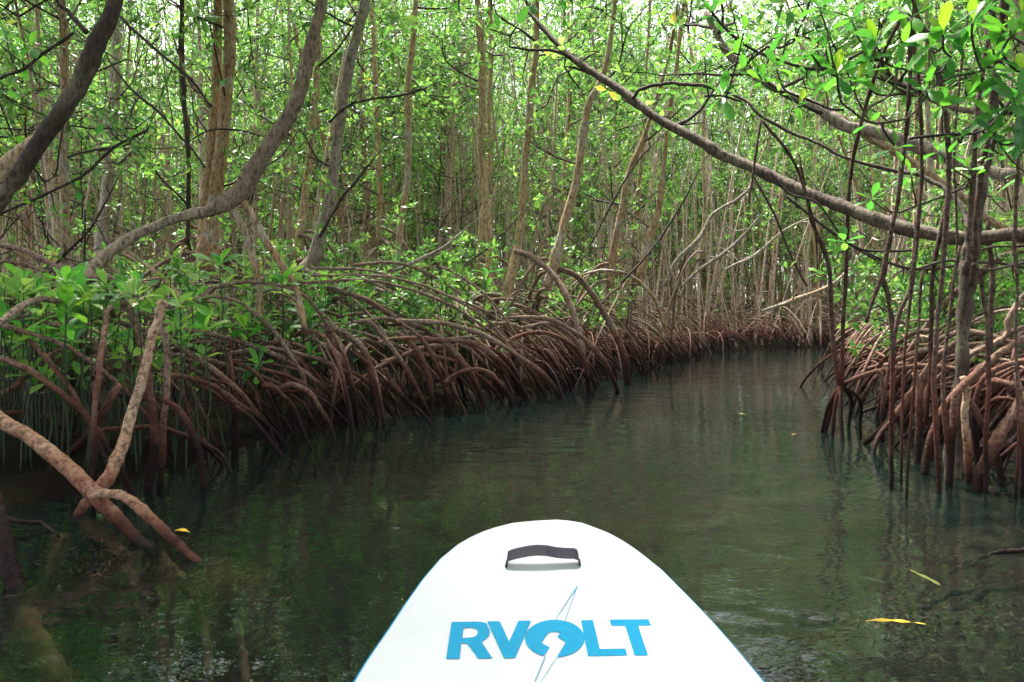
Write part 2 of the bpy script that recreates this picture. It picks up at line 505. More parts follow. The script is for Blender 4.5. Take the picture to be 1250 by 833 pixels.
# ------------------------------------------------------------------ channel outline
LB = [(-3.6, -14), (-3.3, -3), (-2.9, 1.0), (-2.3, 2.6), (-1.75, 3.6), (-1.5, 4.8), (-0.8, 6.0), (0.1, 7.1), (1.4, 9.3), (3.4, 13.6), (5.2, 16.6), (8.0, 18.2), (14, 20), (40, 24)]
RB = [(3.6, -14), (3.3, -3), (3.0, 1.4), (2.75, 3.2), (2.75, 4.6), (3.3, 6.2), (4.3, 9), (6.5, 13.4), (9, 15.6), (14, 17.2), (40, 20.5)]
LBn, RBn = np.array(LB), np.array(RB)
poly = np.vstack([LBn, RBn[::-1]])
def seg_dist(pts, line, closed=False):
    d = np.full(len(pts), 1e9)
    n = len(line)
    for i in range(n if closed else n - 1):
        a, b = line[i], line[(i + 1) % n]
        ab = b - a
        t = np.clip(((pts - a) @ ab) / (ab @ ab), 0, 1)
        d = np.minimum(d, np.linalg.norm(pts - (a + t[:, None] * ab), axis=1))
    return d
def inside(pts):
    x, y = pts[:, 0], pts[:, 1]
    c = np.zeros(len(pts), bool)
    n = len(poly)
    for i in range(n):
        x1, y1 = poly[i]; x2, y2 = poly[(i + 1) % n]
        m = ((y1 > y) != (y2 > y))
        with np.errstate(divide='ignore', invalid='ignore'):
            xi = (x2 - x1) * (y - y1) / (y2 - y1 + 1e-12) + x1
        c ^= m & (x < xi)
    return c
def inland(pts):
    pts = np.asarray(pts, float).reshape(-1, 2)
    d = np.minimum(seg_dist(pts, LBn), seg_dist(pts, RBn))
    return np.where(inside(pts), -d, d)
def ground_z(pts):
    pts = np.asarray(pts, float).reshape(-1, 2)
    s = inland(pts)
    z = np.where(s < 0, -0.09 - 0.60 * (1 - np.exp(s / 0.9)), -0.09 + 0.25 * (1 - np.exp(-s / 0.7)))
    x, y = pts[:, 0], pts[:, 1]
    z = z + 0.025 * np.sin(x * 3.1 + 1.3 * np.sin(y * 2.3)) * np.cos(y * 2.7 + x) + 0.012 * np.sin(x * 9.1 + y * 4) * np.sin(y * 8.3 - x * 3)
    return z

# ground sheet
def axis(lo, hi, step, far):
    a = np.arange(lo, hi + 1e-6, step)
    g = [hi]
    st = step
    while g[-1] < far:
        st *= 1.35
        g.append(g[-1] + st)
    g2 = [lo]; st = step
    while g2[-1] > -far:
        st *= 1.35
        g2.append(g2[-1] - st)
    return np.concatenate([np.array(g2[:0:-1]), a, np.array(g[1:])])
gx = axis(-10, 14, 0.14, 400); gy = axis(-3, 22, 0.14, 400)
XX, YY = np.meshgrid(gx, gy)
pp = np.stack([XX.ravel(), YY.ravel()], 1)
ZZ = ground_z(pp)
mb = MB()
nx, ny = len(gx), len(gy)
ii = (np.arange(ny - 1)[:, None] * nx + np.arange(nx - 1)[None]).reshape(-1)
mb.add(np.column_stack([pp, ZZ]), [np.stack([ii, ii + 1, ii + nx + 1, ii + nx], -1)])
tag(mb.build('ground', M_mud), 'dark wet mud of the mangrove bank and channel bed', kind='structure')
mb = MB()
mb.add([(-400, -400, 0), (400, -400, 0), (400, 400, 0), (-400, 400, 0)], [np.array([(0, 1, 2, 3)])])
tag(mb.build('water', M_water, smooth=False), 'dark green rippled channel water mirroring the mangroves', kind='structure')

# ------------------------------------------------------------------ generic tree foliage on a trunk line
UP = np.array([0, 0, 1.0])
def grow(rng, trunk, zlo, zhi, nbr, blen, ntw, nros, leafL, origin, dens_low=0.4, spread=0.30, nleaf=7, tpl=LT_LOW, br_r=0.013, into=None):
    """branches + foliage along a trunk polyline; returns (branch MB, leaf MB)"""
    bm_, lm_ = into or (MB(), MB())
    zs = trunk[:, 2]
    C, A = [], []
    for k in range(nbr):
        for _ in range(10):
            u = rng.uniform()
            z = zlo + (zhi - zlo) * u
            if rng.uniform() < dens_low + (1 - dens_low) * min(1, (z - zlo) / 2.5): break
        i = int(np.argmin(abs(zs - z)))
        p0 = trunk[i]
        az = rng.uniform(0, 2 * math.pi)
        out = np.array([math.cos(az), math.sin(az), 0])
        ln = blen * rng.uniform(0.45, 1.25)
        rise = rng.uniform(0.15, 0.95)
        p1 = p0 + out * ln * .35 + UP * ln * .25 * rise
        p2 = p0 + out * ln * .75 + UP * ln * .75 * rise + rng.normal(0, .06, 3)
        p3 = p0 + out * ln * .95 + UP * ln * 1.2 * rise + rng.normal(0, .10, 3)
        q, _r = tube(bm_, [p0, p1, p2, p3], [br_r * 1.2, br_r, br_r * .75, br_r * .45], 4, 2, wob=0.01, rng=rng, cap=False)
        for t in range(ntw):
            s = q[rng.integers(2, len(q))]
            dv = unit(rng.normal(0, 1, 3) + out * .6 + UP * .5)
            e = s + dv * rng.uniform(.2, .55) * (0.5 + 0.5 * blen)
            tube(bm_, [s, (s + e) / 2 + rng.normal(0, .03, 3), e], [br_r * .5, br_r * .4, br_r * .3], 3, 1, cap=False)
            nr = max(1, int(rng.poisson(nros)))
            c = e + rng.normal(0, 1, (nr, 3)) * spread * np.array([1, 1, .75])
            c[0] = e
            for cc in c[1:]:
                tube(bm_, [s * .35 + e * .65, cc], [br_r * .28, br_r * .22], 3, 1, cap=False)
            C.append(c); A.append(unit(c - s + UP * .35 + rng.normal(0, .25, c.shape)))
    if C:
        rosettes(lm_, np.vstack(C), np.vstack(A), rng, nleaf, leafL, tpl)
    return bm_, lm_

def root_arc(rng, p0, p1, peak=0.18, steep=0.5, n=6):
    p0 = np.asarray(p0, float); p1 = np.asarray(p1, float)
    h = p1 - p0; h[2] = 0
    L = np.linalg.norm(h); hd = h / (L + 1e-9)
    side = np.array([-hd[1], hd[0], 0]) * rng.normal(0, .10) * L
    a = p0 + hd * L * .38 + UP * peak + side
    b = p1 - hd * L * .16 + UP * (steep + max(0, (p0[2] - p1[2]) * .35)) + side * .6
    t = np.linspace(0, 1, n)[:, None]
    return (1 - t) ** 3 * p0 + 3 * (1 - t) ** 2 * t * a + 3 * (1 - t) * t ** 2 * b + t ** 3 * p1

# ------------------------------------------------------------------ far tree variants
def make_variant(seed):
    rng = np.random.default_rng(seed)
    H = rng.uniform(9.5, 12.5)
    root = thing('mangrove_tree', (0, 0, 0), 'variant', 'tree')
    kids = []
    ns = int(rng.choice([2, 2, 3, 4]))
    base_m = [M_trunk, M_ochre, M_farbark, M_trunk][seed % 4]
    stems = []
    for s in range(ns):
        az = rng.uniform(0, 6.28)
        off = 0.0 if s == 0 else rng.uniform(.15, .6)
        lean = rng.uniform(.0, .10) if rng.uniform() < .75 else rng.uniform(.15, .35)
        b = np.array([math.cos(az) * off * .6, math.sin(az) * off * .6, rng.uniform(.55, 1.0)])
        hd = np.array([math.cos(az), math.sin(az), 0])
        pts = [b]
        nseg = 9
        hh = H * (1 if s == 0 else rng.uniform(.55, .95))
        d = hd * lean
        for k in range(1, nseg + 1):
            d = d + rng.normal(0, .035, 3) * np.array([1, 1, 0]) - hd * lean * .05
            pts.append(pts[-1] + (UP + d) * (hh - b[2]) / nseg)
        r0 = rng.uniform(.03, .068) if s == 0 else rng.uniform(.016, .036)
        rad = np.linspace(r0, r0 * .35, nseg + 1)
        m_ = MB()
        q, _ = tube(m_, pts, rad, 7, 3, rough=.05, wob=.006, rng=rng, knots=5, cap=False)
        kids.append(m_.build('trunk', base_m, root))
        stems.append(q)
        # crown
    B, Lf = MB(), MB()
    for s, q in enumerate(stems):
        nb = 17 if s == 0 else 9
        grow(rng, q, 1.6, q[-1][2], nb, 1.25, 4, 4.2, 0.115, (0, 0, 0), dens_low=.14, into=(B, Lf))
    # a few bare crooked low twigs
    for k in range(11):
        q = stems[rng.integers(len(stems))]
        i = rng.integers(1, max(2, len(q) // 3))
        az = rng.uniform(0, 6.28); o = np.array([math.cos(az), math.sin(az), 0])
        ln = rng.uniform(.5, 1.6)
        tube(B, [q[i], q[i] + o * ln * .4 + UP * ln * rng.uniform(-.1, .4), q[i] + o * ln * .8 + UP * ln * rng.uniform(-.2, .9) + rng.normal(0, .1, 3), q[i] + o * ln + UP * ln * rng.uniform(.1, 1.3)], [.014, .011, .009, .005], 4, 2, wob=.012, rng=rng, cap=False)
    kids.append(B.build('branches', M_twig if seed % 2 else M_darkbark, root)); kids[-1]['kind'] = 'stuff'
    kids.append(Lf.build('crown', M_leaf, root, smooth=False)); kids[-1]['kind'] = 'stuff'
    Rm = MB()
    for k in range(int(rng.integers(9, 13))):
        q = stems[rng.integers(len(stems))]
        az = rng.uniform(0, 6.28) ; o = np.array([math.cos(az), math.sin(az), 0])
        p0 = q[0] + UP * rng.uniform(-.1, .7); p0[:2] = q[min(2, len(q) - 1)][:2]
        p1 = q[0] * np.array([1, 1, 0]) + o * rng.uniform(.7, 1.9) - UP * .1
        tube(Rm, root_arc(rng, p0, p1, rng.uniform(-.1, .2), rng.uniform(.15, .45)), np.linspace(.022, .016, 6) * rng.uniform(.7, 1.3), 5, 2, rough=.05, rng=rng, cap=False)
    tube(Rm, [stems[0][0] - UP * 1.1, stems[0][0] + UP * .05], .03, 6, 1)
    kids.append(Rm.build('prop_roots', M_far_root, root)); kids[-1]['kind'] = 'stuff'
    KIDS[root.name] = kids
    return root

TREES = []   # (x, y, object, base z) used when roots look for an owner
def px_of(x, y, z):
    d = np.array([x, y, z - CAM_H])
    f = d[1] * _c - d[2] * _s
    return CX + FPX * d[0] / f, CY - FPX * (d[1] * _s + d[2] * _c) / f


# ------------------------------------------------------------------ traced trees
def trace(pts, D=None):
    """(px, py, width px[, depth]) -> world points and radii; depths are interpolated where not given"""
    n = len(pts)
    Ds = [p[3] if len(p) > 3 else None for p in pts]
    if D is not None:
        if np.isscalar(D): D = (D, D)
        for i in range(n):
            if Ds[i] is None: Ds[i] = D[0] + (D[1] - D[0]) * i / (n - 1)
    pos = np.array([P(p[0], p[1], d) for p, d in zip(pts, Ds)])
    rad = np.array([p[2] * .44 / FPX * d for p, d in zip(pts, Ds)])
    return pos, rad
rngH = np.random.default_rng(5)
def hero(label, D, pts, m, H=9.0, nbr=9, blen=1.1, zlo=2.3, ntw=3, nros=4, bark_knots=8, extend=True, below=True, extra=(), nroots=7, dens=.5, leafL=.11, crown=True, sides=12, zhi=None):
    pos, rad = trace(pts, D)
    if extend:      # the trunk goes on above the frame
        d = unit(pos[0] - pos[1]); p, r = pos[0], rad[0]
        add_p, add_r = [], []
        while p[2] < H:
            d = unit(d * .75 + UP * .3 + rngH.normal(0, .08, 3)); p = p + d * .9; r = r * .9
            add_p.insert(0, p); add_r.insert(0, r)
        if add_p:
            pos = np.vstack([add_p, pos]); rad = np.concatenate([add_r, rad])
    base = pos[-1].copy(); base[2] = float(ground_z(base[:2])[0])
    t = thing('mangrove_tree', base, label, 'tree')
    mb = MB()
    q, rr = tube(mb, pos, rad, sides, 5, rough=.035, wob=.003, rng=rngH, knots=bark_knots)
    mb.build('trunk', m, t, origin=base)
    lines = [q]
    for e in extra:
        ep, er = trace(e['pts'], e.get('D', D))
        if e.get('extend'):
            d = unit(ep[0] - ep[1]); p, r = ep[0], er[0]
            while p[2] < H:
                d = unit(d * .75 + UP * .3 + rngH.normal(0, .08, 3)); p = p + d * .9; r = r * .9
                ep = np.vstack([p, ep]); er = np.concatenate([[r], er])
        mb = MB(); q2, _ = tube(mb, ep, er, 10, 5, rough=.035, wob=.003, rng=rngH, knots=5)
        mb.build(e.get('name', 'branch'), e.get('mat', m), t, origin=base)
        if e.get('leafy'): lines.append(q2)
    if crown:
        B, L = MB(), MB()
        for l in lines:
            grow(rngH, l[::-1], zlo, zhi or max(l[:, 2].max(), zlo + .5), nbr, blen, ntw, nros, leafL, None, dens_low=dens, into=(B, L), tpl=LT_MID)
        tag(B.build('branches', M_twig, t, origin=base), kind='stuff')
        tag(L.build('crown', M_leaf, t, smooth=False, origin=base), kind='stuff')
    TREES.append((pos[-1][0], pos[-1][1], t, pos[-1].copy(), nroots))
    return t
HT = {}
HT['twin'] = hero('thick ochre twin-stemmed mangrove behind the left bank, its two stems touching', 8.5,
     [(279, -4, 15), (280, 60, 16), (277, 110, 16), (270, 180, 17), (264, 230, 18), (256, 290, 22), (251, 330, 28)], M_trunk, extra=[dict(name='trunk', pts=[(266, -4, 12), (265, 60, 13), (263, 120, 13), (258, 190, 15), (252, 250, 16), (247, 322, 20)], D=8.6, extend=True, mat=M_ochre),
     dict(pts=[(256, 131, 4), (238, 110, 4), (225, 88, 3), (210, 40, 2)], D=8.2)])
HT['curve'] = hero('smooth brown mangrove trunk sweeping in a long S-curve over the left bank seedlings', 5.2,
     [(393, -6, 14), (384, 40, 16), (372, 90, 18), (357, 135, 20), (338, 165, 22), (315, 200, 24), (292, 236, 26), (255, 257, 16, 5.1), (218, 265, 13, 5.0), (185, 278, 13, 4.9), (144, 300, 16, 4.7), (120, 322, 15, 4.5), (98, 348, 13, 4.3)], M_midbark, nbr=5, zlo=3.0, nroots=2,
     extra=[dict(name='prop_root', pts=[(277, 246, 10), (298, 285, 10), (310, 320, 9), (316, 352, 8), (318, 390, 8)], D=(5.2, 5.4), mat=M_trunk), dict(name='prop_root', pts=[(294, 242, 9), (315, 278, 10), (340, 318, 10), (360, 352, 9), (372, 400, 9)], D=(5.2, 5.4), mat=M_trunk),
            dict(name='prop_root', pts=[(100, 352, 12), (112, 341, 11), (130, 339, 11), (146, 351, 11), (158, 374, 11), (166, 402, 11), (173, 440, 10), (176, 490, 10)], D=(4.3, 3.9), mat=M_root),
            dict(name='prop_root', pts=[(106, 346, 8), (128, 358, 7), (144, 368, 7), (164, 379, 6), (190, 392, 6), (215, 425, 6)], D=(4.4, 4.7), mat=M_root)])
HT['darkdiag'] = hero('dark lichen-spotted mangrove trunk leaning steeply across the upper left corner', 3.8,
     [(144, -10, 19), (122, 45, 21), (108, 80, 25), (92, 112, 22), (70, 145, 22), (45, 180, 21), (20, 215, 20), (0, 245, 20), (-40, 300, 22), (-120, 400, 26), (-170, 470, 28)], M_darkbark, nbr=7, zlo=2.0, blen=.9, bark_knots=14,
     extra=[dict(pts=[(106, 40, 7), (92, 25, 6), (78, 10, 5), (66, -4, 4), (40, -40, 3)], D=3.8)])
HT['pale2'] = hero('pale olive mangrove limb crossing behind the dark leaning trunk at the left edge', 4.3,
     [(70, 135, 10), (58, 155, 15), (45, 171, 18), (25, 188, 19), (0, 210, 20), (-40, 262, 22), (-100, 340, 24), (-150, 440, 26)], M_trunk, crown=False, extend=False)
HT['pale4'] = hero('pale grey mangrove with lichen, tapering upward from a wide flared foot beside the twin stems', 8.0,
     [(448, -6, 13), (438, 35, 13), (428, 75, 13), (420, 120, 14), (411, 180, 14), (403, 240, 15), (392, 285, 16), (383, 315, 20), (372, 337, 27)], M_grey, nroots=8)
HT['t5'] = hero('slim ochre mangrove just left of the pale flared trunk', 9.0,
     [(392, -4, 8), (388, 70, 9), (384, 130, 9), (378, 200, 10), (368, 270, 11), (362, 314, 13)], M_ochre)
HT['t6'] = hero('tall straight golden-brown mangrove rising near the middle of the view', 9.5,
     [(582, -5, 9), (586, 40, 10), (589, 90, 11), (588, 140, 11), (588, 190, 11), (592, 240, 12), (597, 290, 12), (596, 340, 10), (595, 388, 9)], M_ochre, nbr=11)
HT['t6b'] = hero('thinner golden stem standing close behind the straight central mangrove', 10.3,
     [(598, -5, 6), (600, 60, 6), (597, 130, 6), (598, 200, 7), (588, 270, 7), (585, 340, 7)], M_ochre, crown=False)
HT['t7'] = hero('golden mangrove second from the centre with one big looping prop root', 9.0,
     [(655, 20, 7), (655, 60, 8), (648, 110, 9), (645, 160, 9), (640, 210, 10), (637, 260, 10), (632, 300, 12), (622, 345, 14), (613, 376, 12)], M_ochre,
     extra=[dict(name='prop_root', pts=[(628, 306, 7), (650, 314, 8), (674, 334, 8), (691, 361, 9), (704, 394, 9), (712, 430, 8)], D=(8.9, 8.2), mat=M_root)])
HT['t8'] = hero('crooked mangrove leaning right at mid height with grey looping props at its foot', 9.0,
     [(749, 15, 6), (742, 70, 7), (733, 100, 9), (718, 128, 10), (712, 165, 10), (706, 210, 11), (697, 245, 12), (686, 285, 12), (679, 315, 15), (668, 350, 15)], M_trunk,
     extra=[dict(name='prop_root', pts=[(679, 327, 7), (704, 337, 8), (724, 361, 8), (741, 388, 8), (754, 414, 9), (764, 441, 9), (766, 470, 8)], D=(9, 8.8), mat=M_root)])
HT['t9'] = hero('slender dark-topped mangrove with olive lower stem left of the central trunks', 10,
     [(508, -5, 6), (503, 60, 8), (498, 110, 9), (499, 170, 9), (497, 220, 9), (490, 270, 9), (485, 335, 8)], M_trunk)
HT['t10'] = hero('thin ochre stem standing right of the pale flared trunk', 11, [(456, 40, 6), (459, 120, 7), (463, 180, 6), (464, 240, 7), (462, 300, 7)], M_ochre)
HT['t11'] = hero('straight pale mangrove trunk standing beyond the dark leaning one', 11,
     [(144, 10, 10), (141, 90, 14), (137, 150, 14), (132, 220, 15), (125, 280, 16), (122, 326, 18)], M_grey, nbr=5)
HT['t12'] = hero('thin dark stem standing just left of the twin-stemmed mangrove', 8.6,
     [(222, -5, 6), (222, 60, 7), (224, 120, 7), (228, 160, 7), (230, 220, 6), (229, 300, 6)], M_darkbark, nbr=6)
HT['t13'] = hero('leaning brown sapling right of the crooked mangrove', 10, [(797, 135, 5), (783, 175, 7), (768, 210, 8), (760, 250, 9), (750, 300, 9), (745, 352, 10)], M_trunk, nbr=5)
HT['t14'] = hero('zigzag brown mangrove stem above the bend of the channel', 10.5,
     [(815, 150, 6), (812, 185, 6), (809, 212, 8), (804, 254, 9), (799, 272, 10), (790, 300, 11), (782, 340, 13)], M_trunk, nbr=5)
HT['t15'] = hero('very thin golden stem right of the zigzag mangrove stem', 12, [(858, 120, 5), (858, 185, 5), (860, 250, 5), (859, 315, 6)], M_ochre, nbr=4)
HT['big1'] = hero('long knotted limb of a mangrove reaching low across the channel, crossing the aerial roots', None,
     [(640, 8, 5, 6.2), (668, 40, 7, 6.0), (700, 72, 9, 5.8), (760, 112, 11, 5.5), (800, 143, 12, 5.3), (850, 170, 13, 5.1), (880, 189, 15, 5.0), (910, 201, 14, 4.9), (960, 225, 15, 4.7), (1010, 245, 16, 4.5), (1060, 265, 18, 4.3), (1110, 281, 19, 4.15), (1160, 290, 19, 4.0), (1200, 291, 19, 3.9), (1260, 286, 18, 3.8), (1400, 302, 20, 3.8), (1600, 390, 24, 3.8), (1680, 470, 28, 3.8)],
     M_limb, extend=False, nbr=5, zlo=2.3, blen=.5, ntw=2, nros=2, bark_knots=16, zhi=3.2,
     extra=[dict(pts=[(772, 120, 5), (780, 111, 5), (795, 105, 5), (818, 102, 5), (838, 103, 5), (857, 104, 5), (884, 112, 4), (911, 124, 4), (931, 144, 4), (974, 165, 4), (1000, 176, 4), (1030, 192, 4), (1060, 201, 5), (1096, 210, 5), (1120, 213, 6), (1140, 222, 6), (1156, 232, 6), (1170, 246, 6), (1179, 264, 6), (1184, 284, 7)], D=(5.4, 3.9), mat=M_twig)])
HT['big2'] = hero('thick grey-brown limb slanting down behind the low knotted one on the upper right', None,
     [(862, 15, 7, 6.3), (885, 60, 10, 6.2), (905, 80, 11, 6.1), (940, 105, 11, 6.0), (985, 125, 12, 5.8), (1010, 140, 15, 5.7), (1035, 155, 16, 5.6), (1075, 163, 15, 5.5), (1110, 175, 17, 5.4), (1150, 190, 17, 5.3), (1190, 207, 16, 5.2), (1220, 212, 16, 5.1), (1260, 218, 16, 5.0), (1420, 270, 18, 5.0), (1560, 390, 24, 5.0), (1600, 460, 26, 5.0)],
     M_grey, extend=False, nbr=7, zlo=2.3, blen=.7, zhi=3.6,
     extra=[dict(pts=[(1078, 88, 7), (1112, 109, 8), (1140, 122, 8), (1170, 134, 8), (1210, 138, 9), (1270, 150, 10), (1420, 270, 12)], D=(6.4, 5.6), mat=M_grey, leafy=True),
            dict(pts=[(1020, 140, 8), (1066, 170, 11), (1090, 184, 11), (1130, 210, 10), (1176, 241, 10), (1200, 264, 10), (1224, 278, 11), (1300, 330, 12)], D=(5.8, 6.2), mat=M_ochre)])

# ------------------------------------------------------------------ right bank tree with hanging roots
rb = P(1163, 575, 3.72); rb[2] = -0.3
RT = thing('mangrove_tree', rb, 'upright dark root-clad mangrove by the right bank under many hanging aerial roots', 'tree')
def traced(name, pts, D, m, parent, origin, sides=9, seg=4, rough=.045, knots=2, sub=None):
    p, r = trace(pts, D)
    if sub is not None:
        p = np.vstack([p, sub]); r = np.append(r, r[-1] * .9)
    mb = MB(); q, _ = tube(mb, p, r, sides, seg, rough=rough, wob=.002, rng=rngH, knots=knots)
    return mb.build(name, m, parent, origin=origin), q
traced('trunk', [(1228, -40, 7, 3.7), (1228, 0, 8), (1220, 80, 9), (1210, 150, 11), (1203, 200, 13), (1192, 250, 16), (1186, 300, 20), (1182, 330, 20), (1177, 387, 17), (1173, 454, 16), (1168, 508, 18), (1163, 575, 20), (1160, 640, 20)], 3.75, M_darkbark, RT, rb, 12, 5, .09, 10)
AER = [
 ([(1110, -30, 6), (1111, 40, 6), (1111, 100, 6), (1107, 150, 6), (1103, 190, 7), (1098, 230, 6), (1092, 262, 6), (1084, 300, 7), (1077, 337, 8), (1068, 362, 5), (1058, 394, 4)], 3.5),
 ([(1077, 340, 5), (1084, 362, 5), (1088, 400, 5), (1090, 450, 6), (1089, 520, 7), (1088, 600, 7)], 3.5),
 ([(1112, -10, 5), (1120, 18, 5), (1133, 50, 6), (1142, 80, 7), (1150, 110, 7), (1155, 150, 7), (1158, 200, 7), (1158, 240, 7), (1154, 290, 7), (1150, 340, 6), (1144, 400, 6), (1140, 450, 6), (1142, 500, 7), (1146, 570, 7), (1146, 620, 7)], 3.4),
 ([(1113, 0, 4), (1117, 60, 5), (1122, 100, 5), (1124, 160, 5), (1125, 210, 5), (1122, 260, 5), (1119, 300, 5), (1112, 350, 5), (1108, 390, 4), (1102, 470, 4), (1100, 600, 3)], 3.6),
 ([(1218, -20, 7), (1211, 30, 6), (1204, 60, 6), (1198, 100, 6), (1194, 130, 7), (1190, 170, 7), (1188, 220, 8), (1184, 280, 8), (1181, 330, 8)], 3.6),
 ([(1226, -20, 6), (1218, 60, 6), (1212, 110, 7), (1208, 160, 9), (1199, 200, 9), (1193, 250, 9), (1190, 290, 8), (1186, 350, 7)], 3.65),
 ([(1247, 140, 5), (1244, 170, 5), (1242, 210, 5), (1240, 260, 5), (1238, 300, 5), (1243, 345, 4), (1240, 420, 4), (1244, 520, 4), (1240, 612, 4)], 3.3),
 ([(976, 190, 3), (985, 240, 4), (991, 270, 5), (1005, 304, 6), (1013, 337, 6), (1015, 388, 6), (1018, 431, 6), (1025, 470, 6)], 5.0),
 ([(1112, 2, 5, 3.6), (1088, 46, 5, 3.7), (1077, 68, 5, 3.8), (1066, 100, 5, 3.9), (1050, 154, 5, 4.2), (1041, 200, 5, 4.4), (1036, 250, 5, 4.6), (1033, 330, 5, 4.8), (1030, 380, 5, 4.9), (1029, 421, 5, 5.0), (1027, 472, 7, 5.0)], None),
 ([(1121, 255, 5), (1117, 304, 6), (1112, 354, 6), (1099, 380, 6), (1089, 430, 5), (1080, 480, 4)], 3.9),
 ([(1188, 322, 5), (1195, 334, 5), (1201, 371, 5), (1206, 404, 6), (1206, 471, 6), (1204, 548, 6), (1203, 620, 6)], 3.4),
 ([(1206, 270, 6), (1208, 300, 7), (1211, 337, 7), (1210, 371, 7), (1209, 420, 6), (1214, 480, 6)], 4.1),
 ([(1155, 250, 5), (1147, 293, 6), (1139, 337, 6), (1137, 404, 6), (1136, 450, 6), (1130, 520, 6)], 4.0),
 ([(931, 148, 4), (958, 181, 4), (974, 208, 4), (983, 235, 4), (995, 279, 3), (998, 330, 2)], 4.5),
 ([(929, 146, 3), (924, 180, 3), (921, 202, 3), (914, 249, 2)], 4.6),
 ([(1172, 300, 5), (1165, 340, 5), (1158, 400, 5), (1152, 470, 6), (1158, 560, 6), (1160, 620, 5)], 3.55),
 ([(1127, 330, 4), (1122, 380, 4), (1118, 450, 4), (1110, 540, 4), (1106, 620, 4)], 3.3),
 ([(1186, -20, 3), (1176, 60, 3), (1168, 130, 3), (1164, 200, 3), (1168, 290, 3), (1160, 380, 3)], 3.9)]
for pts, D in AER:
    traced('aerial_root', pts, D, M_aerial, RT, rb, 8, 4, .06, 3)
for px, py in ((1008, 526), (1016, 534), (1028, 538), (1036, 520), (1050, 519)):
    e = G(px, py, -.0); c = P(1026, 470, 5.0)
    mb = MB(); mid = (c + e) / 2 + np.array([(e[0] - c[0]) * .15, 0, .05]); low = e + (e - mid) * .6
    tube(mb, [c, mid, e, low], [.014, .015, .014, .012], 8, 4, rough=.05, rng=rngH)
    mb.build('aerial_root', M_aerial, RT, origin=rb)
RROOTS = [
 ([(1175, 414, 9), (1142, 438, 11), (1122, 471, 12), (1099, 502, 13), (1079, 522, 9), (1056, 541, 8)], (3.9, 4.75), M_root),
 ([(1290, 400, 9), (1250, 414, 9), (1216, 434, 10), (1193, 455, 11), (1169, 478, 11), (1166, 505, 10), (1161, 539, 10), (1158, 600, 9)], 3.55, M_root),
 ([(1300, 452, 12), (1250, 485, 13), (1233, 512, 14), (1216, 539, 16), (1200, 570, 16), (1190, 605, 14)], 3.45, M_root),
 ([(1175, 460, 8), (1180, 478, 9), (1178, 505, 10), (1181, 540, 10), (1184, 602, 9)], 3.6, M_pale_root),
 ([(1116, 455, 7), (1122, 471, 9), (1122, 505, 10), (1121, 540, 9), (1120, 575, 9)], 4.1, M_root),
 ([(1180, 452, 6), (1166, 450, 6), (1132, 447, 7), (1092, 450, 7), (1065, 455, 7), (1031, 468, 6), (1012, 495, 5), (1004, 528, 5)], (4.6, 5.2), M_root),
 ([(1068, 452, 5), (1076, 459, 6), (1078, 488, 6), (1077, 540, 6)], 4.8, M_root),
 ([(1290, 320, 7), (1250, 361, 7), (1233, 388, 8), (1228, 411, 8), (1200, 425, 8), (1176, 437, 7)], 4.2, M_root),
 ([(1240, 455, 6), (1247, 488, 7), (1250, 540, 8), (1249, 605, 8)], 3.4, M_root),
 ([(1176, 470, 8), (1150, 500, 9), (1134, 540, 9), (1128, 585, 9)], 3.8, M_root),
 ([(1178, 480, 8), (1200, 520, 8), (1218, 560, 9), (1226, 600, 9)], 3.7, M_root),
 ([(1190, 430, 6), (1150, 425, 6), (1110, 432, 6), (1078, 452, 6), (1056, 480, 5), (1046, 505, 5)], (4.6, 5.8), M_root),
 ([(1250, 440, 8), (1228, 446, 7), (1200, 462, 7), (1190, 500, 7), (1193, 560, 8), (1196, 610, 8)], 3.9, M_root),
 ([(1090, 512, 7), (1074, 530, 7), (1066, 552, 6), (1064, 570, 6)], (4.4, 4.3), M_root),
]
for pts, D, m in RROOTS:
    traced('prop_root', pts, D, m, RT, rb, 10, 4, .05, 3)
TREES.append((rb[0], rb[1], RT, rb, 0))

# curved dark twigs carrying the overhanging leaf rosettes (upper right)
TW = [
 [(1062, 70), (1080, 76), (1090, 82), (1112, 86), (1140, 90), (1152, 84), (1161, 70)], [(1094, 84), (1092, 106), (1080, 120), (1058, 135), (1050, 154)],
 [(1144, 90), (1142, 104), (1128, 120), (1114, 138), (1100, 146), (1076, 150), (1056, 147), (1032, 130), (1024, 114), (1022, 94)],
 [(960, 112), (1000, 128), (1012, 134), (1030, 135)], [(1150, 100), (1172, 92), (1200, 86), (1222, 62), (1236, 44)],
 [(1098, 260), (1128, 248), (1156, 237), (1182, 228)], [(1180, 228), (1192, 212), (1206, 196), (1212, 170)], [(1161, 70), (1152, 60), (1151, 44)], [(1200, 86), (1190, 68), (1186, 40), (1188, 28)],
 [(1240, 128), (1222, 144), (1214, 160), (1212, 185)], [(1024, 290), (1050, 304), (1085, 307), (1118, 306)], [(1112, 330), (1160, 318), (1200, 330), (1260, 318)], [(860, 118), (880, 118), (905, 124)],
 [(940, 210), (962, 236), (1000, 250), (1030, 292), (1070, 318)], [(1180, 312), (1210, 302), (1250, 300), (1290, 296)], [(1076, 150), (1082, 165), (1092, 178)]]
twD = [3.0, 3.0, 3.0, 3.2, 2.9, 3.8, 3.6, 2.9, 2.9, 2.8, 4.0, 3.9, 3.6, 4.2, 4.0, 3.4]
TWI = []
for k, (pl, D) in enumerate(zip(TW, twD)):
    o, q = traced('twig', [(x, y, 3.2) for x, y in pl], D, M_twig, RT, rb, 6, 4, .05, 2)
    TWI.append((o, q))
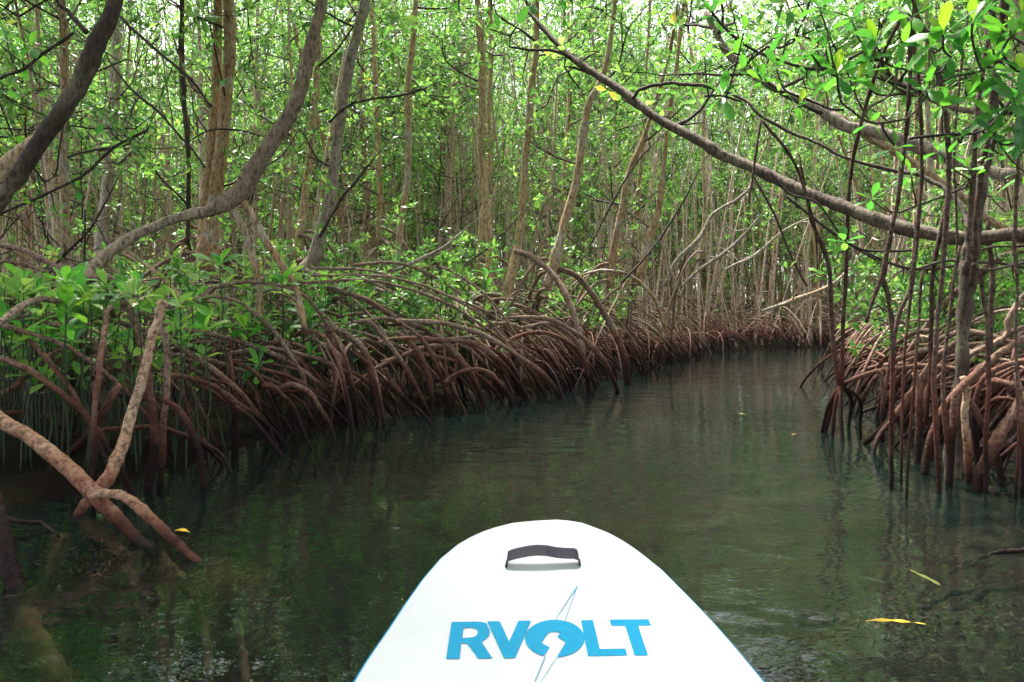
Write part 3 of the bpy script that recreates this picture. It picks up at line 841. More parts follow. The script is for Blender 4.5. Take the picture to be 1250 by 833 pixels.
def leaf_mesh(seed, m, length=1.0, width=.42):
    rng = np.random.default_rng(seed)
    T, U = [], []
    ss = np.array([0, .10, .22, .38, .55, .72, .86, .95, 1.0])
    ww = np.array([.035, .10, .30, .72, .95, 1.0, .80, .45, .02]) * width / 2 * 1.0
    droop = rng.uniform(.05, .28); fold = rng.uniform(.10, .35); tw = rng.uniform(-.25, .25)
    for s, w in zip(ss, ww):
        for j, t in enumerate((-1, -.5, 0, .5, 1)):
            z = abs(t) * w * fold - droop * s * s + .012 * math.sin(s * 19 + j) * (abs(t)) + tw * t * w * s
            T.append((s * length, t * w, z)); U.append((s, .5 + t * .5 * (w / (width / 2))))
    F = []
    for i in range(len(ss) - 1):
        for j in range(4):
            a = i * 5 + j
            F.append((a, a + 5, a + 6, a + 1))
    mb = MB(); mb.add(np.array(T), [np.array(F)], np.array(U))
    return mb.mesh('leaf', m, True, (0, 0, 0), True)
LEAF_N = [leaf_mesh(i, M_leaf_near) for i in range(5)]
LEAF_Y = [leaf_mesh(20 + i, M_leaf_young, width=.38) for i in range(2)]
LEAF_S = [leaf_mesh(40 + i, M_leaf_seed, width=.40) for i in range(5)]
LEAF_YEL = leaf_mesh(61, M_yellow, width=.42); LEAF_RED = leaf_mesh(62, M_redleaf, width=.4)
def put_leaf(me, pos, d, up, L, parent, origin):
    d = Vector(d).normalized(); side = Vector(up).cross(d)
    if side.length < 1e-3: side = Vector((1, 0, 0))
    side.normalize(); n = d.cross(side)
    M = Matrix((d, side, n)).transposed().to_4x4() @ Matrix.Scale(L, 4)
    o = link('leaf', me, parent)
    M.translation = Vector(pos) - Vector(origin)
    o.matrix_local = M
    return o
def rosette(rng, c, axis, n, L, meshes, parent, origin, young=0, el0=62, el1=-25):
    ax = Vector(axis).normalized()
    e1 = ax.orthogonal().normalized(); e2 = ax.cross(e1)
    a0 = rng.uniform(0, 6.3)
    for k in range(n):
        az = a0 + k * 2.4 + rng.normal(0, .2)
        el = R(el0 + (el1 - el0) * (k / max(1, n - 1)) + rng.normal(0, 8))
        d = (e1 * math.cos(az) + e2 * math.sin(az)) * math.cos(el) + ax * math.sin(el)
        me = LEAF_Y[k % 2] if k < young else meshes[rng.integers(len(meshes))]
        put_leaf(me, np.array(c) + np.array(d) * .006, d, ax + e1 * rng.normal(0, .2), L * rng.uniform(.75, 1.15) * (.85 if k < young else 1), parent, origin)
rngL = np.random.default_rng(11)
ROS = [(1022, 92, 34, 9, 2), (1151, 44, 34, 9, 2), (1071, 52, 26, 7, 1), (1188, 28, 30, 8, 1), (1236, 44, 32, 8, 2), (1114, 20, 24, 6, 0), (882, 118, 24, 8, 0), (1240, 128, 40, 8, 0), (1183, 207, 20, 7, 1), (1092, 182, 18, 7, 0), (1146, 186, 16, 6, 0),
       (1200, 86, 28, 7, 0), (1161, 70, 28, 7, 0), (1100, 84, 22, 6, 0), (1060, 72, 20, 6, 0), (1030, 296, 16, 7, 0), (1214, 165, 26, 6, 0), (1134, 60, 26, 6, 0), (1249, 90, 30, 6, 1), (990, 66, 18, 7, 0), (948, 84, 18, 7, 0), (1212, 60, 24, 6, 0), (1096, 10, 26, 7, 1), (1130, 110, 26, 7, 0), (1180, 118, 28, 7, 0), (1224, 150, 28, 7, 0), (1246, 170, 24, 6, 0), (1046, 100, 24, 7, 1), (974, 130, 20, 7, 1), (930, 100, 18, 7, 0), (908, 40, 18, 7, 0), (1010, 40, 22, 7, 0), (1112, 214, 18, 6, 0), (1212, 240, 22, 6, 0), (860, 70, 16, 6, 0), (1064, 244, 16, 6, 0), (1246, 20, 30, 8, 1)]
ROS = [(a, b, c * 1.22, d, e) for a, b, c, d, e in ROS]
for px, py, lp, n, y in ROS:
    # nearest twig on screen owns the rosette
    best = min(((min(math.hypot(px_of(*v)[0] - px, px_of(*v)[1] - py) for v in q), o, q) for o, q in TWI), key=lambda t: t[0])
    D = min(3.4, max(2.4, .13 * FPX / lp))
    q = best[2]; v = min(q, key=lambda v: math.hypot(px_of(*v)[0] - px, px_of(*v)[1] - py))
    D = float(v[1]) if best[0] < 60 else D
    c = P(px, py, D)
    if best[0] > 4:      # a short twig joins it to its bearer
        mb = MB(); tube(mb, [v, (v + c) / 2 + np.array([0, 0, -.02]), c], [.005, .005, .004], 6, 3); mb.build('twig', M_twig, RT, origin=rb)
    tw = best[1]
    rosette(rngL, c, (rngL.normal(0, .35), -.25 + rngL.normal(0, .2), 1), n, lp / FPX * D, LEAF_N, tw, rb, y, 70, -45)

# ------------------------------------------------------------------ loose traced roots and bare limbs on the left
def root_thing(label, pts, D, m, cat='root', name='mangrove_root', sides=14, seg=6, sub=None, rough=.035, knots=6):
    p, r = trace(pts, D)
    if sub is not None:
        sub = np.asarray(sub, float).reshape(-1, 3); p = np.vstack([p, sub]); r = np.append(r, [r[-1] * .95] * len(sub))
    b = p[-1].copy()
    t = thing(name, b, label, cat)
    mb = MB(); q, rr = tube(mb, p, r, sides, seg, rough=rough, wob=.002, rng=rngH, knots=knots)
    mb.build('root', m, t, origin=b)
    return t, b, q, rr
def fuzz(mb, q, rr, dens, ln, rng, tmin=0.0):
    """fine algae strands standing off a sunken root"""
    n = int(len(q) * dens)
    i = rng.uniform(tmin * (len(q) - 1), len(q) - 1.001, n); k = i.astype(int); f = (i - k)[:, None]
    c = q[k] * (1 - f) + q[k + 1] * f
    t = unit(q[k + 1] - q[k]); nrm = unit(np.cross(t, rng.normal(0, 1, (n, 3))))
    b = c + nrm * rr[k][:, None] * .9
    e = b + (nrm + rng.normal(0, .5, (n, 3))) * ln * rng.uniform(.3, 1, (n, 1))
    sd = unit(np.cross(e - b, rng.normal(0, 1, (n, 3)))) * .0022
    V = np.stack([b - sd, b + sd, e], 1).reshape(-1, 3)
    V[:, 2] = np.minimum(V[:, 2], -.012)
    mb.add(V, [np.arange(n * 3).reshape(-1, 3)])
rngF = np.random.default_rng(3)
t, b, q, rr = root_thing('thick pale bare root arching in from the left edge and forking into the water', 
    [(-260, 395, 24, 3.4), (-120, 430, 23, 3.2), (0, 512, 19, 2.95), (40, 537, 20, 2.88), (80, 568, 21, 2.80), (112, 600, 21, 2.72), (140, 632, 17, 2.68), (165, 655, 15, 2.66)], None, M_pale_root, sub=[G(190, 676, -.03), G(225, 712, -.18), G(250, 760, -.42)])
p2, r2 = trace([(112, 606, 12, 2.70), (132, 602, 12, 2.66), (158, 610, 14, 2.62), (190, 637, 14, 2.56), (216, 662, 12, 2.52), (240, 685, 11, 2.47)])
p2 = np.vstack([p2, G(262, 704, -.06), G(282, 735, -.20), G(296, 790, -.36), G(300, 850, -.45)]); r2 = np.append(r2, [.016, .018, .020, .022])
mb = MB(); q2, rr2 = tube(mb, p2, r2, 14, 6, rough=.035, wob=.002, rng=rngH, knots=4); mb.build('fork', M_pale_root, t, origin=b)
mb = MB(); fuzz(mb, q2, rr2, 150, .05, rngF, .62)
p3 = [G(262, 704, -.06), G(300, 728, -.10), G(328, 770, -.22), G(352, 812, -.35)]
q3, rr3 = tube(mb, p3, [.012, .010, .009, .007], 8, 5, rough=.06); fuzz(mb, q3, rr3, 60, .03, rngF)
tube(mb, [G(258, 700, -.03), G(268, 712, -.08), G(282, 737, -.18), G(296, 790, -.32), G(302, 850, -.42)], [.015, .018, .018, .016, .013], 10, 6, rough=.16, rng=rngF)
tube(mb, [G(182, 668, -.02), G(205, 690, -.07), G(232, 725, -.17), G(250, 770, -.30), G(258, 840, -.42)], [.018, .020, .019, .017, .014], 10, 6, rough=.16, rng=rngF)
c0 = G(280, 715, -.05)
nn_ = 2600
cc = c0 + rngF.normal(0, 1, (nn_, 3)) * np.array([.075, .05, .03]); cc[:, 2] = np.minimum(cc[:, 2], -.012)
dd = unit(rngF.normal(0, 1, (nn_, 3)) * np.array([1, .8, .35])) * rngF.uniform(.01, .04, (nn_, 1))
sd = unit(np.cross(dd, rngF.normal(0, 1, (nn_, 3)))) * .0018
V = np.stack([cc - sd, cc + sd, cc + dd], 1).reshape(-1, 3); V[:, 2] = np.minimum(V[:, 2], -.010)
mb.add(V, [np.arange(nn_ * 3).reshape(-1, 3)])
tag(mb.build('algae_fur', M_algae, t, origin=b), kind='stuff')
root_thing('straight sawn-off pale root standing like a post among the seedlings', [(199, 367, 11, 3.5), (193, 390, 12, 3.48), (186, 414, 12, 3.45), (175, 458, 13, 3.4), (161, 505, 14, 3.35), (148, 548, 17, 3.25), (133, 582, 18, 3.15), (112, 606, 15, 3.1), (98, 625, 13, 3.06)], None, M_pale_root, sub=[G(88, 650, -.08)], knots=8)
tb, bb, qb, rrb = root_thing('dark half-sunken root at the lower left corner, furred with algae below the water', [(-30, 560, 12, 2.45), (-8, 600, 13, 2.38), (0, 625, 15, 2.34), (5, 655, 19, 2.29), (11, 690, 22, 2.25), (20, 718, 23, 2.22)], None, M_root, sub=[G(34, 760, -.10), G(56, 805, -.2), G(90, 860, -.32)])
mb = MB(); fuzz(mb, qb, rrb * 1.05, 170, .028, rngF, .64); tube(mb, [G(20, 722, -.02), G(34, 760, -.09), G(56, 805, -.19), G(90, 860, -.31)], [.030, .036, .036, .036], 12, 6, rough=.10, rng=rngF); tag(mb.build('algae_fur', M_algae, tb, origin=bb), kind='stuff')
for lab, pts in (('sunken algae-furred root hanging straight down below the forked root', [(203, 690, -.05), (205, 730, -.14), (206, 775, -.25), (209, 840, -.40)]),
                 ('faint sunken furred root left of the one below the fork', [(158, 676, -.06), (160, 710, -.15), (156, 760, -.28), (150, 830, -.44)]),
                 ('sunken furred root slanting away left of the dark water gap', [(78, 655, -.04), (62, 690, -.12), (52, 730, -.22)])):
    pp_ = np.array([G(*p) for p in pts]); b = pp_[-1].copy()
    t = thing('sunken_root', b, lab, 'root'); mb = MB()
    q_, r_ = tube(mb, pp_, [.020, .024, .026, .028][:len(pp_)], 10, 6, rough=.08, rng=rngF); mb.build('root', M_algae, t, origin=b)
    mb = MB(); fuzz(mb, q_, r_, 110, .026, rngF); tag(mb.build('algae_fur', M_algae, t, origin=b), kind='stuff')
LROOTS = [
 ([(198, 400, 8), (205, 438, 8), (203, 488, 9), (198, 532, 9), (196, 590, 9)], 3.6), ([(179, 440, 8), (185, 488, 9), (188, 522, 11), (188, 549, 12), (180, 598, 12)], 3.5),
 ([(200, 489, 7), (215, 498, 8), (232, 525, 9), (242, 549, 9), (249, 598, 9)], 3.55), ([(195, 458, 6), (228, 461, 7), (262, 473, 8), (292, 495, 10), (322, 515, 9), (346, 543, 8)], (3.9, 4.7)),
 ([(208, 433, 6), (235, 435, 6), (262, 441, 6), (289, 451, 6), (319, 460, 6), (356, 478, 6), (386, 506, 5)], (4.2, 6.1)), ([(319, 451, 5), (353, 460, 6), (383, 478, 7), (403, 495, 7), (420, 516, 7)], (4.8, 5.7)),
 ([(280, 430, 6), (284, 472, 7), (286, 505, 9), (286, 548, 9)], 4.6), ([(346, 450, 6), (353, 488, 6), (361, 532, 6)], 5.1), ([(146, 470, 10), (124, 505, 11), (101, 539, 11), (60, 575, 10), (40, 600, 9)], 3.7),
 ([(50, 398, 6), (74, 404, 6), (97, 418, 7), (128, 435, 7), (144, 445, 7), (160, 480, 7)], 4.2), ([(80, 424, 7), (62, 435, 8), (40, 451, 8), (20, 472, 9), (0, 485, 9), (-30, 540, 9)], 3.8),
 ([(-40, 292, 8), (4, 300, 8), (30, 306, 8), (50, 316, 9), (70, 326, 7), (95, 345, 7)], 6.0), ([(-40, 322, 5), (0, 320, 5), (24, 322, 5), (54, 332, 5), (80, 348, 5)], 5.6),
 ([(230, 372, 4), (262, 352, 5), (300, 345, 5), (340, 348, 5), (372, 362, 5), (395, 390, 5), (408, 430, 6), (418, 480, 6)], (4.8, 5.9)), ([(205, 376, 4), (240, 364, 5), (280, 364, 5), (305, 378, 5), (330, 400, 6), (360, 440, 6), (375, 480, 6)], (4.6, 5.4)),
 ([(395, 405, 7), (412, 402, 8), (430, 412, 8), (444, 426, 8), (452, 445, 7), (456, 480, 7), (460, 510, 6)], 5.6),
 ([(432, 393, 5), (450, 393, 6), (465, 408, 6), (486, 435, 6), (506, 468, 6), (516, 488, 6), (526, 514, 6)], (5.2, 5.8)), ([(470, 391, 5), (533, 393, 6), (566, 401, 6), (600, 414, 6), (633, 435, 6), (664, 458, 7), (684, 486, 5)], (6.2, 7.4)),
 ([(460, 420, 5), (479, 414, 5), (516, 413, 6), (543, 416, 6), (573, 418, 6), (603, 435, 6), (623, 455, 6), (645, 488, 5)], (5.8, 7.2)), ([(620, 388, 5), (664, 389, 6), (694, 401, 6), (717, 418, 7), (738, 441, 8), (755, 478, 6)], (6.9, 8.0)),
 ([(600, 432, 5), (617, 418, 6), (650, 406, 6), (680, 411, 6), (707, 431, 6), (728, 474, 5)], (7.4, 8.3)), ([(400, 350, 6), (449, 367, 7), (482, 388, 7), (520, 404, 6), (550, 440, 6), (566, 480, 5)], (5.8, 7.2)),
 ([(485, 408, 6), (496, 414, 7), (516, 438, 7), (526, 475, 7)], 6.2), ([(530, 408, 6), (539, 414, 7), (559, 435, 9), (580, 465, 8), (588, 492, 7)], 6.6),
 ([(404, 425, 6), (418, 440, 6), (428, 470, 8), (436, 512, 8)], 5.7), ([(540, 470, 5), (560, 455, 5), (590, 452, 6), (612, 470, 7), (626, 495, 6)], (6.3, 6.7)), ([(640, 400, 5), (675, 395, 5), (705, 420, 6), (715, 445, 6), (718, 474, 6)], (7.2, 8.1)),
 ([(470, 450, 6), (480, 470, 6), (500, 492, 6), (512, 502, 5), (528, 520, 5)], (5.4, 5.6)),
]
BARE = [   # crooked bare limbs crossing the view
 ([(580, 270, 3), (549, 297, 4), (499, 324, 5), (445, 341, 5), (410, 356, 5)], 7, M_grey), ([(722, 215, 3), (745, 245, 4), (790, 275, 4), (810, 305, 4), (813, 335, 4)], 11, M_grey), ([(935, 205, 4), (905, 240, 5), (870, 262, 5), (855, 290, 5), (825, 320, 6), (812, 350, 6)], 11, M_grey),
 ([(930, 260, 4), (895, 300, 5), (855, 328, 5), (830, 352, 5)], 10.5, M_grey), ([(862, 190, 2), (832, 250, 3), (800, 300, 3), (758, 346, 3)], 9, M_twig), ([(465, 183, 3), (435, 222, 4), (415, 245, 4), (390, 290, 4)], 7.5, M_twig),
 ([(532, 100, 2), (496, 116, 3), (432, 126, 3), (402, 150, 3)], 7.6, M_twig), ([(124, -4, 3), (138, 13, 3), (168, 40, 4), (202, 71, 4), (235, 101, 4), (259, 131, 3)], 5.5, M_twig), ([(124, 58, 3), (145, 94, 3), (188, 134, 4), (225, 171, 3), (250, 205, 3)], 5.0, M_twig),
 ([(560, 330, 3), (600, 300, 3), (636, 262, 3)], 8.5, M_twig), ([(155, 305, 4), (190, 330, 5), (215, 355, 6), (240, 385, 5)], 5.0, M_trunk), ([(885, 330, 4), (920, 312, 4), (960, 280, 4), (1000, 262, 3)], 8.5, M_grey), ([(1058, 300, 4), (1035, 330, 4), (1005, 352, 5), (930, 380, 5)], 8.5, M_trunk),
 ([(690, 342, 3), (735, 330, 4), (772, 338, 5), (800, 366, 5), (812, 400, 5)], 9.8, M_trunk), ([(60, 330, 3), (90, 300, 4), (118, 268, 3), (150, 205, 2)], 6.5, M_twig), ([(235, 170, 2), (262, 158, 3), (290, 160, 3), (330, 170, 2)], 7.5, M_twig),
 ([(720, 300, 2), (745, 252, 3), (775, 200, 3), (815, 160, 2)], 8.8, M_twig), ([(900, 180, 2), (935, 240, 3), (960, 300, 3), (985, 350, 3)], 8, M_twig), ([(560, 240, 2), (530, 290, 3), (500, 330, 3)], 8.8, M_twig)]
OWN = [T for T in TREES if T[2] not in (HT['big1'], HT['big2'], RT)]
def owner(p, trees):
    return min(trees, key=lambda T: (T[0] - p[0]) ** 2 + (T[1] - p[1]) ** 2)
for pts, D in LROOTS:
    p, r = trace(pts, D); T = owner(p[0], OWN)
    end = p[-1] + (p[-1] - p[-2]) * .25; end[2] = min(end[2], -.15)
    p = np.vstack([p, end]); r = np.append(r, r[-1] * .9)
    mb = MB(); tube(mb, p, r, 10, 4, rough=.05, wob=.003, rng=rngH, knots=3)
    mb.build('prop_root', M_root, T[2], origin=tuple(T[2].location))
for pts, D, m in BARE:
    p, r = trace(pts, D); k_ = 0 if p[0][2] > p[-1][2] else -1; r = r.copy(); r[k_] *= .3; tw_ = p[k_] - p[1 if k_ == 0 else -2]; p = np.vstack([p[0] + tw_ * .6, p]) if k_ == 0 else np.vstack([p, p[-1] + tw_ * .6]); r = np.append(.002, r) if k_ == 0 else np.append(r, .002); T = owner(p[-1], OWN)
    mb = MB(); tube(mb, p, r, 7, 4, rough=.05, wob=.006, rng=rngH, knots=2)
    for k in range(4):
        i_ = rngH.integers(1, len(p)); a_ = p[i_ - 1] * .5 + p[i_] * .5; L_ = rngH.uniform(.15, .5) * np.linalg.norm(p[-1] - p[0]) * .5
        dv = unit(rngH.normal(0, 1, 3) + UP * .5); tube(mb, [a_, a_ + dv * L_ * .5 + rngH.normal(0, .03, 3), a_ + dv * L_ + UP * L_ * .2], [r.max() * .5, r.max() * .4, .002], 5, 3)
    mb.build('branch', m, T[2], origin=tuple(T[2].location))
for T in TREES:      # stilt roots under each traced trunk
    for k in range(T[4]):
        a_ = rngH.uniform(0, 6.28); L_ = rngH.uniform(.5, 1.7); b_ = T[3] + UP * rngH.uniform(-.25, .4)
        e_ = (b_[0] + math.cos(a_) * L_, b_[1] + math.sin(a_) * L_)
        if T[3][2] < .45 or inland([e_])[0] < .0: continue
        mb = MB(); tube(mb, root_arc(rngH, b_, (*e_, -.12), rngH.uniform(0, .2), rngH.uniform(.2, .5), 7), np.linspace(.026, .016, 7) * rngH.uniform(.7, 1.2), 8, 3, rough=.05, wob=.006, rng=rngH, knots=2)
        mb.build('prop_root', M_root, T[2], origin=tuple(T[2].location))

# ------------------------------------------------------------------ forest of individually copied trees
VARS = [make_variant(100 + i) for i in range(12)]
rngT = np.random.default_rng(77)
cand = []
for y in np.arange(9.5, 40, 1.85):
    for x in np.arange(-36, 40, 1.85):
        p = np.array([x, y]) + rngT.uniform(-.8, .8, 2)
        if abs(p[0] - 0.0) > .80 * p[1] + 1.5: continue
        cand.append(p)
cand = np.array(cand)
ins = inland(cand)
cand = cand[(ins > .55)]
hp = np.array([(T[0], T[1]) for T in TREES])
cand = cand[np.min(np.linalg.norm(cand[:, None] - hp[None], axis=2), axis=1) > .9]
cand = cand[np.argsort(cand[:, 1])][:285]
print('forest trees', len(cand), 'to depth', cand[-1])
side = [(-4.5, 6.8), (-6.2, 7.6), (-7.5, 9.2), (-5.8, 5.2), (-8, 6), (-5.5, 2.5), (-6.5, 0), (-5, -3), (-7.5, -4), (-5.8, -7), (-6, -11), (6.5, 8.2), (7.5, 9.2), (5.6, 5.6), (7.0, 6.6), (5.8, 3.4), (6.2, 1), (5.4, -2), (7, -4.5), (5.8, -8), (6.5, -11), (8.2, 4.4), (-2, -14), (1, -15.5), (8.6, 7.6)]
used = [False] * len(VARS)
def zone(x, y):
    if y < 9.4 and x < 0: return ('slender mangrove standing in the thicket behind the left-hand bank', 'mangroves behind the near left bank')
    if y < 9.4: return ('slender mangrove standing in the thicket behind the right-hand hanging roots', 'mangroves behind the near right bank')
    px = px_of(x, y, 2)[0]
    s = float(inland([(x, y)])[0])
    right_of = seg_dist(np.array([[x, y]]), RBn)[0] < seg_dist(np.array([[x, y]]), LBn)[0]
    if right_of and y < 24: return ('thin mangrove in the stand seen behind the aerial roots of the right bank', 'mangroves standing on the right bank')
    if y < 13: return ('thin branching mangrove in the first rows behind the tangled left bank', 'mangroves in the first rows of the left bank')
    if y < 20 and px < 430: return ('mangrove stem in the middle rows beyond the twin-stemmed tree', 'mangroves beyond the twin-stemmed tree')
    if y < 20: return ('mangrove stem in the middle rows above the bend of the channel', 'mangroves above the channel bend')
    if px < 430: return ('distant mangrove stem deep in the stand beyond the left bank', 'far mangroves deep in the left stand')
    if px < 820: return ('distant mangrove stem deep in the stand at the middle of the view', 'far mangroves deep in the middle stand')
    return ('distant mangrove stem deep in the stand past the far end of the water', 'far mangroves past the end of the channel')
FT = []
for k, (x, y) in enumerate(list(cand) + side):
    v = int(rngT.integers(len(VARS)))
    g = float(ground_z((x, y))[0])
    sc = rngT.uniform(.8, 1.12) * (1 if y < 24 else 1.15)
    lab, grp = zone(x, y)
    loc = (float(x), float(y), g); rz = rngT.uniform(0, 6.28)
    if not used[v]:
        used[v] = True
        o = VARS[v]; o.location = loc; o.rotation_euler = (0, 0, rz); o.scale = (sc,) * 3; o['label'] = lab; o['group'] = grp
    else:
        o = dup_tree(VARS[v], loc, rz, sc, lab, grp)
    FT.append((x, y, o))

# spreading mangroves added overhead; their dense crowns shade the board and near banks
def shade_canopy_tree(x, y, tx, ty, seed, label):
    rng = np.random.default_rng(seed)
    g = float(ground_z((x, y))[0]); t = thing('mangrove_tree', (x, y, g), label, 'tree', 'spreading mangroves roofing the channel')
    org = (x, y, g)
    pts = [(x, y, .8), (x * .98 + tx * .02, y, 2.6), (x * .88 + tx * .12, y * .9 + ty * .1, 4.6), (x * .6 + tx * .4, y * .6 + ty * .4, 6.3), (x * .25 + tx * .75, y * .25 + ty * .75, 7.4), (tx, ty, 8.0)]
    mb = MB(); q, _ = tube(mb, pts, [.12, .10, .09, .07, .05, .03], 9, 5, rough=.04, wob=.01, rng=rng, knots=6); mb.build('trunk', M_grey, t, origin=org)
    B, L = MB(), MB()
    grow(rng, q, 5.0, 8.0, 34, 2.0, 5, 11, .12, None, dens_low=1.0, spread=.4, into=(B, L))
    tag(B.build('branches', M_twig, t, origin=org), kind='stuff'); tag(L.build('crown', M_leaf, t, smooth=False, origin=org), kind='stuff')
    mb = MB()
    for k in range(8):
        a = rng.uniform(0, 6.28); L_ = rng.uniform(.7, 1.5)
        tube(mb, root_arc(rng, (x, y, rng.uniform(.8, 1.6)), (x + math.cos(a) * L_, y + math.sin(a) * L_, -.15), .1, .3), .03, 6, 2)
    tag(mb.build('prop_roots', M_root, t, origin=org), kind='stuff')
for k, (x, y, tx, ty) in enumerate([(-4.2, 1.8, .3, 3.6), (4.3, 1.2, .5, 1.8), (-4.6, -1.5, -.2, -.6), (4.6, -2.5, .6, -2.6), (-4.4, -5, -.4, -4.8), (4.8, -6.5, .2, -6.8), (-4.9, 3.9, -1.4, 5.6), (4.6, 3.4, 1.9, 5.6), (5.0, 6.4, 2.4, 8.2), (-4.0, .2, -.9, 1.3), (4.1, .3, 1.2, 3.9), (-5.4, 5.0, -2.2, 7.6), (4.0, -.8, .9, .2), (-4.3, 2.6, .9, 2.6), (4.5, 2.2, -.3, 1.2), (-4.7, -.6, .5, .4), (-5.6, 6.2, -2.8, 9.0)]):
    shade_canopy_tree(x, y, tx, ty, 900 + k, 'spreading mangrove whose leafy limbs roof over the channel above the paddle board')

# a far wall of the same forest, too deep to count
rngD = np.random.default_rng(9)
Tm, Lm, Rm2 = MB(), MB(), MB()
n = 330
r_ = rngD.uniform(33, 62, n); a_ = rngD.uniform(-62, 62, n)
for rr_, aa in zip(r_, a_):
    x, y = rr_ * math.sin(R(aa)), rr_ * math.cos(R(aa))
    if inland([(x, y)])[0] < .4: continue
    pts = [(x, y, 0)]; d = rngD.normal(0, .05, 2)
    for k in range(5):
        pts.append((pts[-1][0] + d[0] * 3 + rngD.normal(0, .12), pts[-1][1] + d[1] * 3, pts[-1][2] + 3))
    tube(Tm, pts, np.linspace(.10, .04, 6), 4, 1, cap=False)
n = 34000
r_ = rngD.uniform(34, 60, n); a_ = np.radians(rngD.uniform(-62, 62, n))
z_ = .3 + 17 * rngD.beta(1.3, 1.1, n)
c = np.column_stack([r_ * np.sin(a_), r_ * np.cos(a_), z_])
rosettes(Lm, c, rngD.normal(0, .7, (n, 3)) + UP, rngD, 5, .26)
for k in range(3200):
    rr_ = rngD.uniform(13, 44); aa = rngD.uniform(-52, 52)
    x, y = rr_ * math.sin(R(aa)), rr_ * math.cos(R(aa))
    if inland([(x, y)])[0] < .5: continue
    h = rngD.uniform(3, 9); ln = rngD.normal(0, .10, 2) * h
    r0 = rngD.uniform(.012, .034)
    tube(Tm, [(x, y, 0), (x + ln[0] * .3 + rngD.normal(0, .08), y + ln[1] * .3, h * .35), (x + ln[0] * .7 + rngD.normal(0, .12), y + ln[1] * .7, h * .7), (x + ln[0], y + ln[1], h)], [r0, r0 * .9, r0 * .7, r0 * .4], 4, 1, cap=False)
for k in range(2200):
    rr_ = rngD.uniform(17, 40); aa = rngD.uniform(-50, 50)
    x, y = rr_ * math.sin(R(aa)), rr_ * math.cos(R(aa))
    a2 = rngD.uniform(0, 6.28); L_ = rngD.uniform(.8, 2.6)
    e = (x + math.cos(a2) * L_, y + math.sin(a2) * L_)
    if inland([(x, y)])[0] < .9 or inland([e])[0] < .7: continue
    tube(Rm2, root_arc(rngD, (x, y, rngD.uniform(.5, 1.6)), (e[0], e[1], 0), rngD.uniform(-.1, .4), rngD.uniform(.1, .7), 6), rngD.uniform(.012, .03), 4, 1, cap=False)
c2 = []
for k in range(5000):
    rr_ = rngD.uniform(18, 44); aa = rngD.uniform(-52, 52)
    c2.append((rr_ * math.sin(R(aa)), rr_ * math.cos(R(aa)), .3 + 4.2 * rngD.beta(1.1, 1.8)))
c2 = np.array(c2); c2 = c2[inland(c2[:, :2]) > .6]
rosettes(Lm, c2, rngD.normal(0, .6, (len(c2), 3)) + UP, rngD, 6, .11)
tag(Rm2.build('forest_roots', M_root), 'brown arching roots covering the floor of the deep mangrove forest', 'roots', kind='stuff')
tag(Tm.build('forest_trunks', M_farbark), 'pale far-off trunks of the deep mangrove forest', 'trees', kind='stuff')
tag(Lm.build('forest_foliage', M_leaf, smooth=False), 'far-off green foliage closing the mangrove forest behind the trunks', 'foliage', kind='stuff')

# ------------------------------------------------------------------ prop roots fringing both banks
rngR = np.random.default_rng(21)
def along(line, s):
    d = np.linalg.norm(np.diff(line, axis=0), axis=1); cs = np.concatenate([[0], np.cumsum(d)])
    i = min(len(d) - 1, int(np.searchsorted(cs, s, 'right') - 1)); f = (s - cs[i]) / d[i]
    t = (line[i + 1] - line[i]) / d[i]
    return line[i] + t * d[i] * f, t, cs[-1]
ALLT = [(T[0], T[1], T[2]) for T in OWN + [TREES[-1]]] + FT
joined = {}
def local_mat(o, V):      # world -> the tree's own space
    M = np.array(Matrix.LocRotScale(o.location, o.rotation_euler, o.scale).inverted())
    return V @ M[:3, :3].T + M[:3, 3]
def fringe(line, s0, s1, dens, sgn, single_to, Lr, zr):
    s = s0
    while s < s1:
        p, t, tot = along(line, s)
        if s > tot - .1: break
        D = math.hypot(*p)
        s += rngR.exponential(1 / dens(D))
        nrm = np.array([-t[1], t[0]]) * sgn            # towards the land
        L = rngR.uniform(*Lr)
        ang = rngR.normal(.22 * sgn, .72)
        ca, sa = math.cos(ang), math.sin(ang)
        dv = np.array([nrm[0] * ca - nrm[1] * sa, nrm[0] * sa + nrm[1] * ca])
        e = p - nrm * rngR.normal(-.12, .22) + t * rngR.normal(0, .1)
        st = e + dv * L
        if inland([st])[0] < .1: continue
        z0 = rngR.uniform(*zr)
        e3 = np.array([e[0], e[1], min(-.12, float(ground_z(e)[0]) - .03)])
        s3 = np.array([st[0], st[1], z0])
        c = root_arc(rngR, s3, e3, rngR.uniform(-.05, .34) * min(1, L), rngR.uniform(.15, .6) * min(1, L), 7)
        r0 = rngR.uniform(.008, .021) * (1.0 if D < 9 else .9)
        rad = np.linspace(r0, r0 * rngR.uniform(.65, .95), 7)
        own = min(ALLT, key=lambda T: (T[0] - st[0]) ** 2 + (T[1] - st[1]) ** 2)[2]
        near = D < single_to
        mb = MB() if near else joined.setdefault(own.name, (own, MB()))[1]
        n0 = len(mb.V)
        tube(mb, c, rad, 9 if D < 6 else (7 if near else 5), 3 if near else 2, rough=.05, wob=.006, rng=rngR, knots=2, cap=near)
        for k in range(n0, len(mb.V)): mb.V[k] = local_mat(own, mb.V[k])
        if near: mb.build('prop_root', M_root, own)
fringe(LBn, 16.4, 20.5, lambda D: 4 if D < 4.6 else 9, 1, 12.0, (.7, 1.9), (.45, .98))     # near left bank
fringe(LBn, 20.5, 48, lambda D: 12 if D < 12 else 15, 1, 12.0, (.7, 2.0), (.4, .95))
fringe(LBn, 17.5, 36, lambda D: 5, 1, 10.5, (.25, .8), (.15, .5))      # small low loops
fringe(RBn, 15, 32, lambda D: 4, -1, 10.5, (.25, .8), (.15, .5))
